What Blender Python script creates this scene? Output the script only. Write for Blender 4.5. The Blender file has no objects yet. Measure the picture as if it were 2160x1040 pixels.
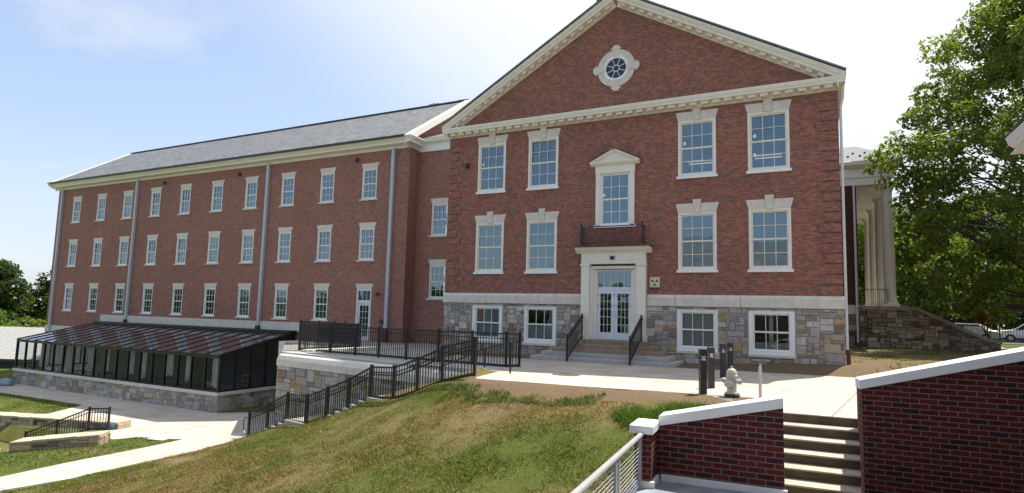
import bpy, bmesh, math, random
import numpy as np
from mathutils import Vector, Matrix
R_ = math.radians
S = bpy.context.scene
COL = S.collection
random.seed(7)
rng = np.random.default_rng(7)

# ------------------------------------------------------------------ camera
cd = bpy.data.cameras.new('camera')
cam = bpy.data.objects.new('camera', cd); COL.objects.link(cam)
cd.sensor_fit = 'HORIZONTAL'; cd.sensor_width = 36
cd.lens = 36 * 1244.99 / 2160
cd.shift_x = 0.0
cd.shift_y = (540.02 - 520) / 2160
cd.clip_start = 0.1; cd.clip_end = 3000
yaw, pit, rol = -0.46232, 0.09756, 0.02632
F = Vector((math.sin(yaw)*math.cos(pit), math.cos(yaw)*math.cos(pit), math.sin(pit)))
Rt = Vector((math.cos(yaw), -math.sin(yaw), 0)); U = Rt.cross(F)
Rt, U = math.cos(rol)*Rt + math.sin(rol)*U, -math.sin(rol)*Rt + math.cos(rol)*U
M = Matrix((( Rt.x, U.x, -F.x, 7.3124), (Rt.y, U.y, -F.y, -24.5446), (Rt.z, U.z, -F.z, -2.0269), (0, 0, 0, 1)))
cam.matrix_world = M
S.camera = cam

# ------------------------------------------------------------------ light
SUN_EL, SUN_AZ = R_(61), R_(24.3)          # azimuth measured from +Y towards +X
to_sun = Vector((math.cos(SUN_EL)*math.sin(SUN_AZ), math.cos(SUN_EL)*math.cos(SUN_AZ), math.sin(SUN_EL)))
sl = bpy.data.lights.new('sun', 'SUN'); sl.energy = 3.9; sl.angle = R_(0.53); sl.color = (1.0, 0.94, 0.84)
so = bpy.data.objects.new('sun', sl); COL.objects.link(so)
so.rotation_euler = to_sun.to_track_quat('Z', 'Y').to_euler()
so.location = (30, 60, 80)
W = bpy.data.worlds.new('World'); S.world = W; W.use_nodes = True
nt = W.node_tree; nt.nodes.clear()
def N(t, kind, **kw):
    n = t.nodes.new(kind)
    for k, v in kw.items(): setattr(n, k, v)
    return n
sky = N(nt, 'ShaderNodeTexSky', sky_type='NISHITA', sun_disc=False, sun_elevation=SUN_EL, sun_rotation=SUN_AZ,
        altitude=100, air_density=1.0, dust_density=1.6, ozone_density=2.6)
bgn = N(nt, 'ShaderNodeBackground'); bgn.inputs[1].default_value = 0.15
out = N(nt, 'ShaderNodeOutputWorld')
# thin clouds that belong to the sky itself
tc = N(nt, 'ShaderNodeTexCoord')
sep = N(nt, 'ShaderNodeSeparateXYZ'); nt.links.new(tc.outputs['Generated'], sep.inputs[0])
zz = N(nt, 'ShaderNodeMath', operation='ADD'); nt.links.new(sep.outputs[2], zz.inputs[0]); zz.inputs[1].default_value = 0.22
dx = N(nt, 'ShaderNodeMath', operation='DIVIDE'); nt.links.new(sep.outputs[0], dx.inputs[0]); nt.links.new(zz.outputs[0], dx.inputs[1])
dy = N(nt, 'ShaderNodeMath', operation='DIVIDE'); nt.links.new(sep.outputs[1], dy.inputs[0]); nt.links.new(zz.outputs[0], dy.inputs[1])
cmb = N(nt, 'ShaderNodeCombineXYZ'); nt.links.new(dx.outputs[0], cmb.inputs[0]); nt.links.new(dy.outputs[0], cmb.inputs[1])
cmb.inputs[2].default_value = 3.1
no = N(nt, 'ShaderNodeTexNoise'); nt.links.new(cmb.outputs[0], no.inputs[0])
no.inputs['Scale'].default_value = 1.7; no.inputs['Detail'].default_value = 7; no.inputs['Roughness'].default_value = 0.58
rp = N(nt, 'ShaderNodeValToRGB'); nt.links.new(no.outputs[0], rp.inputs[0])
rp.color_ramp.elements[0].position = 0.50; rp.color_ramp.elements[0].color = (0, 0, 0, 1)
rp.color_ramp.elements[1].position = 0.78; rp.color_ramp.elements[1].color = (0.85, 0.85, 0.85, 1)
# pale band low over the horizon
hz = N(nt, 'ShaderNodeMapRange'); nt.links.new(sep.outputs[2], hz.inputs[0])
hz.inputs[1].default_value = 0.0; hz.inputs[2].default_value = 0.26; hz.inputs[3].default_value = 0.50; hz.inputs[4].default_value = 0.0
mxb = N(nt, 'ShaderNodeMath', operation='MAXIMUM'); nt.links.new(rp.outputs[0], mxb.inputs[0]); nt.links.new(hz.outputs[0], mxb.inputs[1])
mxa = N(nt, 'ShaderNodeMath', operation='MAXIMUM'); nt.links.new(mxb.outputs[0], mxa.inputs[0]); mxa.inputs[1].default_value = 0
veil = N(nt, 'ShaderNodeMix', data_type='RGBA'); veil.inputs[0].default_value = .58; nt.links.new(sky.outputs[0], veil.inputs[6]); veil.inputs[7].default_value = (1.75, 2.0, 2.5, 1)
mx = N(nt, 'ShaderNodeMix', data_type='RGBA')
nt.links.new(mxa.outputs[0], mx.inputs[0]); dsn = N(nt, 'ShaderNodeVectorMath', operation='DOT_PRODUCT'); nt.links.new(tc.outputs['Generated'], dsn.inputs[0]); dsn.inputs[1].default_value = to_sun
gl = N(nt, 'ShaderNodeMapRange'); gl.interpolation_type = 'SMOOTHSTEP'; nt.links.new(dsn.outputs['Value'], gl.inputs[0])
gl.inputs[1].default_value = .42; gl.inputs[2].default_value = .74; gl.inputs[3].default_value = 0; gl.inputs[4].default_value = .9
mg = N(nt, 'ShaderNodeMix', data_type='RGBA'); nt.links.new(gl.outputs[0], mg.inputs[0]); nt.links.new(veil.outputs[2], mg.inputs[6]); mg.inputs[7].default_value = (3.7, 3.75, 3.8, 1)
nt.links.new(mg.outputs[2], mx.inputs[6]); mx.inputs[7].default_value = (3.0, 3.1, 3.3, 1)
nt.links.new(mx.outputs[2], bgn.inputs[0]); nt.links.new(bgn.outputs[0], out.inputs[0])
S.view_settings.view_transform = 'Standard'; S.view_settings.look = 'None'
S.view_settings.exposure = 1.0; S.view_settings.gamma = 1
S.render.engine = 'CYCLES'
S.cycles.max_bounces = 7; S.cycles.transparent_max_bounces = 12; S.cycles.diffuse_bounces = 3; S.cycles.glossy_bounces = 3
S.cycles.use_denoising = True; S.cycles.denoising_prefilter = 'ACCURATE'; S.cycles.denoising_input_passes = 'RGB_ALBEDO_NORMAL'; S.cycles.caustics_reflective = False; S.cycles.caustics_refractive = False
S.cycles.sample_clamp_indirect = 4

# ------------------------------------------------------------------ helpers
class MB:
    def __init__(s): s.v = []; s.f = []; s.c = []
    def quad(s, a, b, c, d, col=None):
        n = len(s.v); s.v += [tuple(a), tuple(b), tuple(c), tuple(d)]; s.f.append((n, n+1, n+2, n+3)); s.c += [col]*4
    def poly(s, pts, col=None):
        n = len(s.v); s.v += [tuple(p) for p in pts]; s.f.append(tuple(range(n, n+len(pts)))); s.c += [col]*len(pts)
    def box(s, x0, x1, y0, y1, z0, z1, col=None):
        n = len(s.v)
        s.v += [(x0,y0,z0),(x1,y0,z0),(x1,y1,z0),(x0,y1,z0),(x0,y0,z1),(x1,y0,z1),(x1,y1,z1),(x0,y1,z1)]
        s.f += [(n+3,n+2,n+1,n),(n+4,n+5,n+6,n+7),(n,n+1,n+5,n+4),(n+1,n+2,n+6,n+5),(n+2,n+3,n+7,n+6),(n+3,n,n+4,n+7)]
        s.c += [col]*8
    def prism(s, pts, fn, a, b, col=None):
        """pts: 2D outline; fn(u, w, t) -> 3D; extruded from t=a to t=b"""
        n = len(s.v); k = len(pts)
        s.v += [tuple(fn(p[0], p[1], a)) for p in pts] + [tuple(fn(p[0], p[1], b)) for p in pts]
        s.f.append(tuple(range(n+k-1, n-1, -1))); s.f.append(tuple(range(n+k, n+2*k)))
        for i in range(k):
            j = (i+1) % k
            s.f.append((n+i, n+j, n+k+j, n+k+i))
        s.c += [col]*(2*k)
    def bar(s, p, q, w, h=None, up=(0,0,1), col=None):
        h = w if h is None else h
        p = Vector(p); q = Vector(q); d = (q-p).normalized(); up = Vector(up)
        if abs(d.dot(up)) > .99: up = Vector((1,0,0))
        r = d.cross(up).normalized(); u = r.cross(d)
        n = len(s.v)
        for e in (p, q):
            for a, b in ((-1,-1),(1,-1),(1,1),(-1,1)): s.v.append(tuple(e + r*a*w/2 + u*b*h/2))
        s.f += [(n,n+1,n+2,n+3),(n+7,n+6,n+5,n+4)] + [(n+i, n+4+i, n+4+(i+1)%4, n+(i+1)%4) for i in range(4)]
        s.c += [col]*8
    def tube(s, pts, rad, k=8, cap=True, col=None):
        pts = [Vector(p) for p in pts]; rr = rad if hasattr(rad, '__len__') else [rad]*len(pts)
        n = len(s.v); prev = None
        for i, p in enumerate(pts):
            d = (pts[min(i+1, len(pts)-1)] - pts[max(i-1, 0)]).normalized()
            if prev is None:
                a = Vector((0,0,1)) if abs(d.z) < .9 else Vector((1,0,0))
                r = d.cross(a).normalized()
            else:
                r = (prev - d*prev.dot(d)).normalized()
            prev = r; u = d.cross(r)
            for j in range(k):
                t = 2*math.pi*j/k; s.v.append(tuple(p + (r*math.cos(t) + u*math.sin(t))*rr[i]))
            s.c += [col]*k
        for i in range(len(pts)-1):
            for j in range(k):
                s.f.append((n+i*k+j, n+i*k+(j+1)%k, n+(i+1)*k+(j+1)%k, n+(i+1)*k+j))
        if cap:
            s.f.append(tuple(range(n+k-1, n-1, -1))); e = n+(len(pts)-1)*k; s.f.append(tuple(range(e, e+k)))
    def lathe(s, prof, c=(0,0,0), k=16, col=None):
        s.tube([(c[0], c[1], c[2]+z) for r, z in prof], [r for r, z in prof], k, True, col)
    def build(s, name, m, parent=None, loc=None, rot=None, smooth=False, bevel=0):
        me = bpy.data.meshes.new(name); me.from_pydata(s.v, [], s.f); me.update()
        if any(c is not None for c in s.c):
            at = me.color_attributes.new('col', 'FLOAT_COLOR', 'POINT')
            arr = np.array([(c if c is not None else (.5,.5,.5)) + (1,) if len(c or (0,0,0)) == 3 else c for c in s.c], dtype=np.float32)
            at.data.foreach_set('color', arr.ravel())
        o = link(name, me, m, parent, loc, rot, smooth)
        if bevel:
            b = o.modifiers.new('bevel', 'BEVEL'); b.width = bevel; b.segments = 2; b.limit_method = 'ANGLE'
        return o
def link(name, me, m, parent=None, loc=None, rot=None, smooth=False):
    o = bpy.data.objects.new(name, me); COL.objects.link(o)
    if m is not None and not me.materials: me.materials.append(m)
    if parent is not None: o.parent = parent
    if loc is not None: o.location = loc
    if rot is not None: o.rotation_euler = rot
    if smooth: me.shade_smooth()
    return o
def tag(o, label=None, cat=None, group=None, kind=None):
    for k, v in (('label', label), ('category', cat), ('group', group), ('kind', kind)):
        if v: o[k] = v
    return o
def empty(name, loc=(0,0,0), rz=0):
    o = bpy.data.objects.new(name, None); COL.objects.link(o); o.location = loc; o.rotation_euler = (0,0,rz); return o
def copy_tree(o, parent=None):
    c = o.copy(); COL.objects.link(c)
    if parent is not None: c.parent = parent
    for ch in list(o.children): copy_tree(ch, c)
    return c

_cache = {}
def cached(key, fn, mat_):
    if key not in _cache:
        mb = fn(); me = bpy.data.meshes.new(key[0]); me.from_pydata(mb.v, [], mb.f); me.update(); me.materials.append(mat_); _cache[key] = me
    return _cache[key]

# ------------------------------------------------------------------ materials
def new_mat(name):
    m = bpy.data.materials.new(name); m.use_nodes = True
    t = m.node_tree; b = t.nodes['Principled BSDF']
    return m, t, b
def plain(name, c, rough=.6, spec=.5, metal=0, var=.12, scale=3, bump=0, bscale=40):
    m, t, b = new_mat(name)
    b.inputs['Roughness'].default_value = rough; b.inputs['Specular IOR Level'].default_value = spec; b.inputs['Metallic'].default_value = metal
    co = N(t, 'ShaderNodeTexCoord'); n = N(t, 'ShaderNodeTexNoise'); n.inputs['Scale'].default_value = scale; n.inputs['Detail'].default_value = 6
    t.links.new(co.outputs['Object'], n.inputs[0])
    r = N(t, 'ShaderNodeValToRGB'); t.links.new(n.outputs[0], r.inputs[0])
    lo = [x*(1-var) for x in c]; hi = [min(1, x*(1+var)) for x in c]
    r.color_ramp.elements[0].position = .3; r.color_ramp.elements[0].color = (*lo, 1)
    r.color_ramp.elements[1].position = .7; r.color_ramp.elements[1].color = (*hi, 1)
    t.links.new(r.outputs[0], b.inputs['Base Color'])
    if bump:
        n2 = N(t, 'ShaderNodeTexNoise'); n2.inputs['Scale'].default_value = bscale; n2.inputs['Detail'].default_value = 4; t.links.new(co.outputs['Object'], n2.inputs[0])
        bp = N(t, 'ShaderNodeBump'); bp.inputs['Strength'].default_value = bump; bp.inputs['Distance'].default_value = .02
        t.links.new(n2.outputs[0], bp.inputs['Height']); t.links.new(bp.outputs[0], b.inputs['Normal'])
    return m
def wall_uv(t, w, h):
    """object coordinates laid on the wall: (along, up)"""
    co = N(t, 'ShaderNodeTexCoord'); s = N(t, 'ShaderNodeSeparateXYZ'); t.links.new(co.outputs['Object'], s.inputs[0])
    sn = N(t, 'ShaderNodeSeparateXYZ'); t.links.new(co.outputs['Normal'], sn.inputs[0])
    a = N(t, 'ShaderNodeMath', operation='ABSOLUTE'); t.links.new(sn.outputs[0], a.inputs[0])
    g = N(t, 'ShaderNodeMath', operation='GREATER_THAN'); t.links.new(a.outputs[0], g.inputs[0]); g.inputs[1].default_value = .7
    mx = N(t, 'ShaderNodeMix', data_type='FLOAT'); t.links.new(g.outputs[0], mx.inputs[0]); t.links.new(s.outputs[0], mx.inputs[2]); t.links.new(s.outputs[1], mx.inputs[3])
    c = N(t, 'ShaderNodeCombineXYZ'); t.links.new(mx.outputs[0], c.inputs[0]); t.links.new(s.outputs[2], c.inputs[1])
    return c, co
def brick_mat(name, c1, c2, cdark, mortar, dark=.2, bw=.2032, bh=.0677, ms=.005, rough=.85, var=.25):
    m, t, b = new_mat(name); c, co = wall_uv(t, bw, bh)
    def bt(a, bb, mo):
        n = N(t, 'ShaderNodeTexBrick'); t.links.new(c.outputs[0], n.inputs['Vector'])
        n.inputs['Scale'].default_value = 1; n.inputs['Brick Width'].default_value = bw; n.inputs['Row Height'].default_value = bh
        n.inputs['Mortar Size'].default_value = ms; n.inputs['Mortar Smooth'].default_value = .2; n.inputs['Bias'].default_value = 0
        n.inputs['Color1'].default_value = (*a, 1); n.inputs['Color2'].default_value = (*bb, 1); n.inputs['Mortar'].default_value = (*mo, 1)
        return n
    rnd = bt((0,0,0), (1,1,1), (0,0,0))
    rp = N(t, 'ShaderNodeValToRGB'); t.links.new(rnd.outputs[0], rp.inputs[0])
    e = rp.color_ramp.elements
    e[0].position = 0; e[0].color = (*cdark, 1); e[1].position = 1; e[1].color = (*c2, 1)
    x = e.new(dark); x.color = (*cdark, 1); x = e.new(dark+.06); x.color = (*c1, 1)
    big = N(t, 'ShaderNodeTexNoise'); t.links.new(co.outputs['Object'], big.inputs[0]); big.inputs['Scale'].default_value = .45; big.inputs['Detail'].default_value = 5
    fine = N(t, 'ShaderNodeTexNoise'); t.links.new(co.outputs['Object'], fine.inputs[0]); fine.inputs['Scale'].default_value = 9; fine.inputs['Detail'].default_value = 5
    # rain streaks and patches: noise drawn out downwards
    mpp = N(t, 'ShaderNodeMapping'); mpp.inputs['Scale'].default_value = (1.3, 1.3, .16); t.links.new(co.outputs['Object'], mpp.inputs[0])
    stn = N(t, 'ShaderNodeTexNoise'); t.links.new(mpp.outputs[0], stn.inputs[0]); stn.inputs['Scale'].default_value = 1.0; stn.inputs['Detail'].default_value = 6; stn.inputs['Roughness'].default_value = .6
    hv = N(t, 'ShaderNodeMath', operation='ADD'); t.links.new(big.outputs[0], hv.inputs[0]); t.links.new(stn.outputs[0], hv.inputs[1])
    hh = N(t, 'ShaderNodeMath', operation='MULTIPLY'); t.links.new(hv.outputs[0], hh.inputs[0]); hh.inputs[1].default_value = .5
    ad = N(t, 'ShaderNodeMath', operation='ADD'); t.links.new(hh.outputs[0], ad.inputs[0]); t.links.new(fine.outputs[0], ad.inputs[1])
    mr = N(t, 'ShaderNodeMapRange'); t.links.new(ad.outputs[0], mr.inputs[0]); mr.inputs[1].default_value = .65; mr.inputs[2].default_value = 1.35
    mr.inputs[3].default_value = 1-var; mr.inputs[4].default_value = 1+var
    mlt = N(t, 'ShaderNodeMix', data_type='RGBA', blend_type='MULTIPLY'); mlt.inputs[0].default_value = 1
    cb = N(t, 'ShaderNodeCombineXYZ')
    for i in range(3): t.links.new(mr.outputs[0], cb.inputs[i])
    t.links.new(rp.outputs[0], mlt.inputs[6]); t.links.new(cb.outputs[0], mlt.inputs[7])
    mm = N(t, 'ShaderNodeMix', data_type='RGBA'); t.links.new(rnd.outputs['Fac'], mm.inputs[0]); t.links.new(mlt.outputs[2], mm.inputs[6]); mm.inputs[7].default_value = (*mortar, 1)
    t.links.new(mm.outputs[2], b.inputs['Base Color'])
    b.inputs['Roughness'].default_value = rough; b.inputs['Specular IOR Level'].default_value = .25
    bp = N(t, 'ShaderNodeBump'); bp.inputs['Strength'].default_value = .5; bp.inputs['Distance'].default_value = .006; bp.invert = True
    t.links.new(rnd.outputs['Fac'], bp.inputs['Height']); t.links.new(bp.outputs[0], b.inputs['Normal'])
    return m
def col_mat(name, rough=.9, var=.3, scale=14, spec=.2, bump=.4, trans=0):
    """takes its colour from the per-piece colour attribute, broken up by noise"""
    m, t, b = new_mat(name)
    a = N(t, 'ShaderNodeVertexColor'); a.layer_name = 'col'
    co = N(t, 'ShaderNodeTexCoord'); n = N(t, 'ShaderNodeTexNoise'); n.inputs['Scale'].default_value = scale; n.inputs['Detail'].default_value = 6
    t.links.new(co.outputs['Object'], n.inputs[0])
    mr = N(t, 'ShaderNodeMapRange'); t.links.new(n.outputs[0], mr.inputs[0]); mr.inputs[1].default_value = .3; mr.inputs[2].default_value = .7; mr.inputs[3].default_value = 1-var; mr.inputs[4].default_value = 1+var
    mlt = N(t, 'ShaderNodeVectorMath', operation='SCALE'); t.links.new(a.outputs[0], mlt.inputs[0]); t.links.new(mr.outputs[0], mlt.inputs['Scale'])
    t.links.new(mlt.outputs[0], b.inputs['Base Color'])
    b.inputs['Roughness'].default_value = rough; b.inputs['Specular IOR Level'].default_value = spec
    if bump:
        bp = N(t, 'ShaderNodeBump'); bp.inputs['Strength'].default_value = bump; bp.inputs['Distance'].default_value = .02
        t.links.new(n.outputs[0], bp.inputs['Height']); t.links.new(bp.outputs[0], b.inputs['Normal'])
    if trans:
        o = t.nodes['Material Output']; tr = N(t, 'ShaderNodeBsdfTranslucent'); ms = N(t, 'ShaderNodeMixShader'); ms.inputs[0].default_value = trans
        sc = N(t, 'ShaderNodeVectorMath', operation='MULTIPLY'); t.links.new(mlt.outputs[0], sc.inputs[0]); sc.inputs[1].default_value = (1.3, 1.35, .6)
        t.links.new(sc.outputs[0], tr.inputs[0]); t.links.new(b.outputs[0], ms.inputs[1]); t.links.new(tr.outputs[0], ms.inputs[2]); t.links.new(ms.outputs[0], o.inputs[0])
    return m
def glass_mat(name, tint=(.55,.65,.68), refl=.12, rough=.02, refc=(1,1,1)):
    m, t, b = new_mat(name); t.nodes.remove(b); o = t.nodes['Material Output']
    tr = N(t, 'ShaderNodeBsdfTransparent'); tr.inputs[0].default_value = (*tint, 1)
    gl = N(t, 'ShaderNodeBsdfGlossy'); gl.inputs['Roughness'].default_value = rough; gl.inputs[0].default_value = (*refc, 1)
    fr = N(t, 'ShaderNodeFresnel'); fr.inputs[0].default_value = 1.5
    ad = N(t, 'ShaderNodeMath', operation='ADD', use_clamp=True); t.links.new(fr.outputs[0], ad.inputs[0]); ad.inputs[1].default_value = refl
    ms = N(t, 'ShaderNodeMixShader'); t.links.new(ad.outputs[0], ms.inputs[0]); t.links.new(tr.outputs[0], ms.inputs[1]); t.links.new(gl.outputs[0], ms.inputs[2])
    t.links.new(ms.outputs[0], o.inputs[0])
    # slight waviness of the panes
    co = N(t, 'ShaderNodeTexCoord'); n = N(t, 'ShaderNodeTexNoise'); n.inputs['Scale'].default_value = 1.6; t.links.new(co.outputs['Object'], n.inputs[0])
    bp = N(t, 'ShaderNodeBump'); bp.inputs['Strength'].default_value = .06; bp.inputs['Distance'].default_value = .05
    t.links.new(n.outputs[0], bp.inputs['Height']); t.links.new(bp.outputs[0], gl.inputs['Normal'])
    return m
def slate_mat(name, c1, c2, bw, bh, var=.3):
    m, t, b = new_mat(name)
    co = N(t, 'ShaderNodeTexCoord'); s = N(t, 'ShaderNodeSeparateXYZ'); t.links.new(co.outputs['Object'], s.inputs[0])
    c = N(t, 'ShaderNodeCombineXYZ'); t.links.new(s.outputs[0], c.inputs[0])
    dv = N(t, 'ShaderNodeMath', operation='MULTIPLY'); t.links.new(s.outputs[2], dv.inputs[0]); dv.inputs[1].default_value = 1.8
    t.links.new(dv.outputs[0], c.inputs[1])
    n = N(t, 'ShaderNodeTexBrick'); t.links.new(c.outputs[0], n.inputs['Vector']); n.inputs['Scale'].default_value = 1
    n.inputs['Brick Width'].default_value = bw; n.inputs['Row Height'].default_value = bh; n.inputs['Mortar Size'].default_value = .008
    n.inputs['Color1'].default_value = (*c1, 1); n.inputs['Color2'].default_value = (*c2, 1); n.inputs['Mortar'].default_value = (.06,.06,.07,1)
    no = N(t, 'ShaderNodeTexNoise'); t.links.new(co.outputs['Object'], no.inputs[0]); no.inputs['Scale'].default_value = 1.4; no.inputs['Detail'].default_value = 8; no.inputs['Roughness'].default_value = .7
    mr = N(t, 'ShaderNodeMapRange'); t.links.new(no.outputs[0], mr.inputs[0]); mr.inputs[1].default_value = .3; mr.inputs[2].default_value = .7; mr.inputs[3].default_value = 1-var; mr.inputs[4].default_value = 1+var
    sc = N(t, 'ShaderNodeVectorMath', operation='SCALE'); t.links.new(n.outputs[0], sc.inputs[0]); t.links.new(mr.outputs[0], sc.inputs['Scale'])
    t.links.new(sc.outputs[0], b.inputs['Base Color']); b.inputs['Roughness'].default_value = .55
    bp = N(t, 'ShaderNodeBump'); bp.inputs['Strength'].default_value = .5; bp.inputs['Distance'].default_value = .02; bp.invert = True
    t.links.new(n.outputs['Fac'], bp.inputs['Height']); t.links.new(bp.outputs[0], b.inputs['Normal'])
    return m
def concrete_mat(name, c, joint=1.5, rot=0, jw=.014, stain=.2):
    m, t, b = new_mat(name); co = N(t, 'ShaderNodeTexCoord')
    mp = N(t, 'ShaderNodeMapping'); mp.inputs['Rotation'].default_value = (0, 0, rot); t.links.new(co.outputs['Object'], mp.inputs[0])
    n = N(t, 'ShaderNodeTexBrick'); t.links.new(mp.outputs[0], n.inputs['Vector']); n.offset = 0; n.inputs['Scale'].default_value = 1
    n.inputs['Brick Width'].default_value = joint; n.inputs['Row Height'].default_value = joint; n.inputs['Mortar Size'].default_value = jw
    k = .96
    n.inputs['Color1'].default_value = (*c, 1); n.inputs['Color2'].default_value = (*[x*k for x in c], 1); n.inputs['Mortar'].default_value = (*[x*.42 for x in c], 1)
    no = N(t, 'ShaderNodeTexNoise'); t.links.new(co.outputs['Object'], no.inputs[0]); no.inputs['Scale'].default_value = .9; no.inputs['Detail'].default_value = 9; no.inputs['Roughness'].default_value = .65
    mr = N(t, 'ShaderNodeMapRange'); t.links.new(no.outputs[0], mr.inputs[0]); mr.inputs[1].default_value = .3; mr.inputs[2].default_value = .7; mr.inputs[3].default_value = 1-stain; mr.inputs[4].default_value = 1+stain
    sc = N(t, 'ShaderNodeVectorMath', operation='SCALE'); t.links.new(n.outputs[0], sc.inputs[0]); t.links.new(mr.outputs[0], sc.inputs['Scale'])
    t.links.new(sc.outputs[0], b.inputs['Base Color']); b.inputs['Roughness'].default_value = .85; b.inputs['Specular IOR Level'].default_value = .2
    return m
def ground_mat(name):
    m, t, b = new_mat(name)
    a = N(t, 'ShaderNodeVertexColor'); a.layer_name = 'col'     # x: bare earth, y: straw
    s = N(t, 'ShaderNodeSeparateColor'); t.links.new(a.outputs[0], s.inputs[0])
    co = N(t, 'ShaderNodeTexCoord')
    def noise(sc, d=8, r=.65):
        n = N(t, 'ShaderNodeTexNoise'); t.links.new(co.outputs['Object'], n.inputs[0]); n.inputs['Scale'].default_value = sc; n.inputs['Detail'].default_value = d; n.inputs['Roughness'].default_value = r; return n
    n1, n2 = noise(9), noise(38)
    def ramp(n, a0, a1, p0=.3, p1=.7):
        r = N(t, 'ShaderNodeValToRGB'); t.links.new(n.outputs[0], r.inputs[0]); r.color_ramp.elements[0].position = p0; r.color_ramp.elements[1].position = p1
        r.color_ramp.elements[0].color = (*a0, 1); r.color_ramp.elements[1].color = (*a1, 1); return r
    g = ramp(n2, (.035,.055,.010), (.15,.17,.04)); st = ramp(n2, (.07,.05,.022), (.32,.24,.12)); d = ramp(n2, (.10,.070,.042), (.23,.165,.105))
    def mix(f, A, B):
        x = N(t, 'ShaderNodeMix', data_type='RGBA'); t.links.new(f, x.inputs[0]); t.links.new(A, x.inputs[6]); t.links.new(B, x.inputs[7]); return x
    m1 = mix(s.outputs[1], g.outputs[0], st.outputs[0]); m2 = mix(s.outputs[0], m1.outputs[2], d.outputs[0])
    t.links.new(m2.outputs[2], b.inputs['Base Color']); b.inputs['Roughness'].default_value = .95; b.inputs['Specular IOR Level'].default_value = .1
    bp = N(t, 'ShaderNodeBump'); bp.inputs['Strength'].default_value = .8; bp.inputs['Distance'].default_value = .05
    t.links.new(n2.outputs[0], bp.inputs['Height']); t.links.new(bp.outputs[0], b.inputs['Normal'])
    return m

BRICK = brick_mat('old_brick', (.232,.074,.050), (.37,.140,.093), (.160,.090,.075), (.34,.255,.20), dark=.20, bw=.158, var=.22)
BRICK2 = brick_mat('wing_brick', (.28,.107,.078), (.37,.156,.114), (.20,.105,.085), (.38,.30,.245), dark=.16, var=.18)
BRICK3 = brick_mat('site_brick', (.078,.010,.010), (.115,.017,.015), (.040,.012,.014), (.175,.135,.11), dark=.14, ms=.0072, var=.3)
CREAM = plain('cream_paint', (.83,.78,.67), .55, var=.04)
WHITE = plain('white_paint', (.86,.85,.82), .45, var=.03)
WHITE2 = plain('door_paint', (.74,.76,.82), .4, var=.03)
LIME = plain('limestone', (.68,.62,.54), .85, spec=.2, var=.10, scale=5, bump=.15)
LIME2 = plain('cast_stone', (.66,.62,.56), .85, spec=.2, var=.10, scale=4, bump=.15)
STONE = col_mat('ashlar_stone', var=.22, scale=9, bump=.9)
MORTAR = plain('mortar', (.42,.375,.31), .95, var=.12)
SLATE = slate_mat('slate', (.115,.12,.125), (.195,.20,.205), .32, .24, .32)
SLATE2 = slate_mat('slate_old', (.16,.16,.17), (.22,.22,.235), .32, .24)
BLACK = plain('black_metal', (.012,.012,.014), .38, var=.2)
GREYM = plain('grey_metal', (.46,.49,.52), .42, var=.05)
PALEM = plain('pale_metal', (.66,.66,.66), .4, var=.04)
DARKB = plain('bronze_metal', (.034,.033,.035), .5, var=.1)
REDB = plain('oxide_red', (.10,.022,.022), .6, var=.15)
REDR = plain('red_metal_roof', (.17,.02,.022), .5, var=.1)
GLASS = glass_mat('window_glass', (.42,.50,.54), .18, refc=(.64,.86,.97))
GLASS2 = glass_mat('basement_glass', (.80,.84,.86), .02)
GHGL = glass_mat('greenhouse_glass', (.82,.84,.87), .0, refc=(.38,.46,.60))
ROOFGL = glass_mat('greenhouse_roof_glass', (.34,.32,.33), .34, rough=.09, refc=(.82,.78,.80))
ROOM = plain('room_plaster', (.30,.31,.31), .9, var=.05)
BLIND = plain('blind_fabric', (.50,.56,.50), .8, var=.06)
CONC = concrete_mat('walk_concrete', (.47,.42,.36), 1.55, rot=R_(8))
CONC2 = concrete_mat('plaza_concrete', (.46,.42,.365), 1.8, rot=R_(11))
PAVE = concrete_mat('terrace_concrete', (.42,.41,.39), 1.5, rot=R_(8))
STEPC = plain('step_concrete', (.40,.385,.36), .9, var=.14, scale=4, bump=.2)
STEPB = plain('worn_step_stone', (.30,.23,.16), .9, var=.22, scale=6, bump=.3)
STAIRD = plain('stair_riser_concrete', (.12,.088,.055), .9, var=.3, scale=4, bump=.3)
GROUND = ground_mat('ground_cover')
GRASS = col_mat('grass_blade', .8, .15, 3, .15, 0, trans=.3)
LEAF = col_mat('leaf', .45, .2, 4, .4, 0, trans=.6)
BARK = plain('bark', (.075,.058,.045), .95, var=.35, scale=8, bump=.6, bscale=20)
_t = ROOFGL.node_tree; _o = _t.nodes['Material Output']; _ms = _o.inputs[0].links[0].from_node
_df = N(_t, 'ShaderNodeBsdfDiffuse'); _df.inputs[0].default_value = (.20,.17,.165,1); _m2 = N(_t, 'ShaderNodeMixShader'); _m2.inputs[0].default_value = .26
_t.links.new(_ms.outputs[0], _m2.inputs[1]); _t.links.new(_df.outputs[0], _m2.inputs[2]); _t.links.new(_m2.outputs[0], _o.inputs[0])
MEMB = plain('roof_membrane', (.22,.24,.28), .75, var=.28, scale=3)
DRAIN = plain('iron', (.09,.06,.055), .7, var=.2)
RUBBER = plain('rubber', (.02,.02,.02), .8, var=.1)

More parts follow.
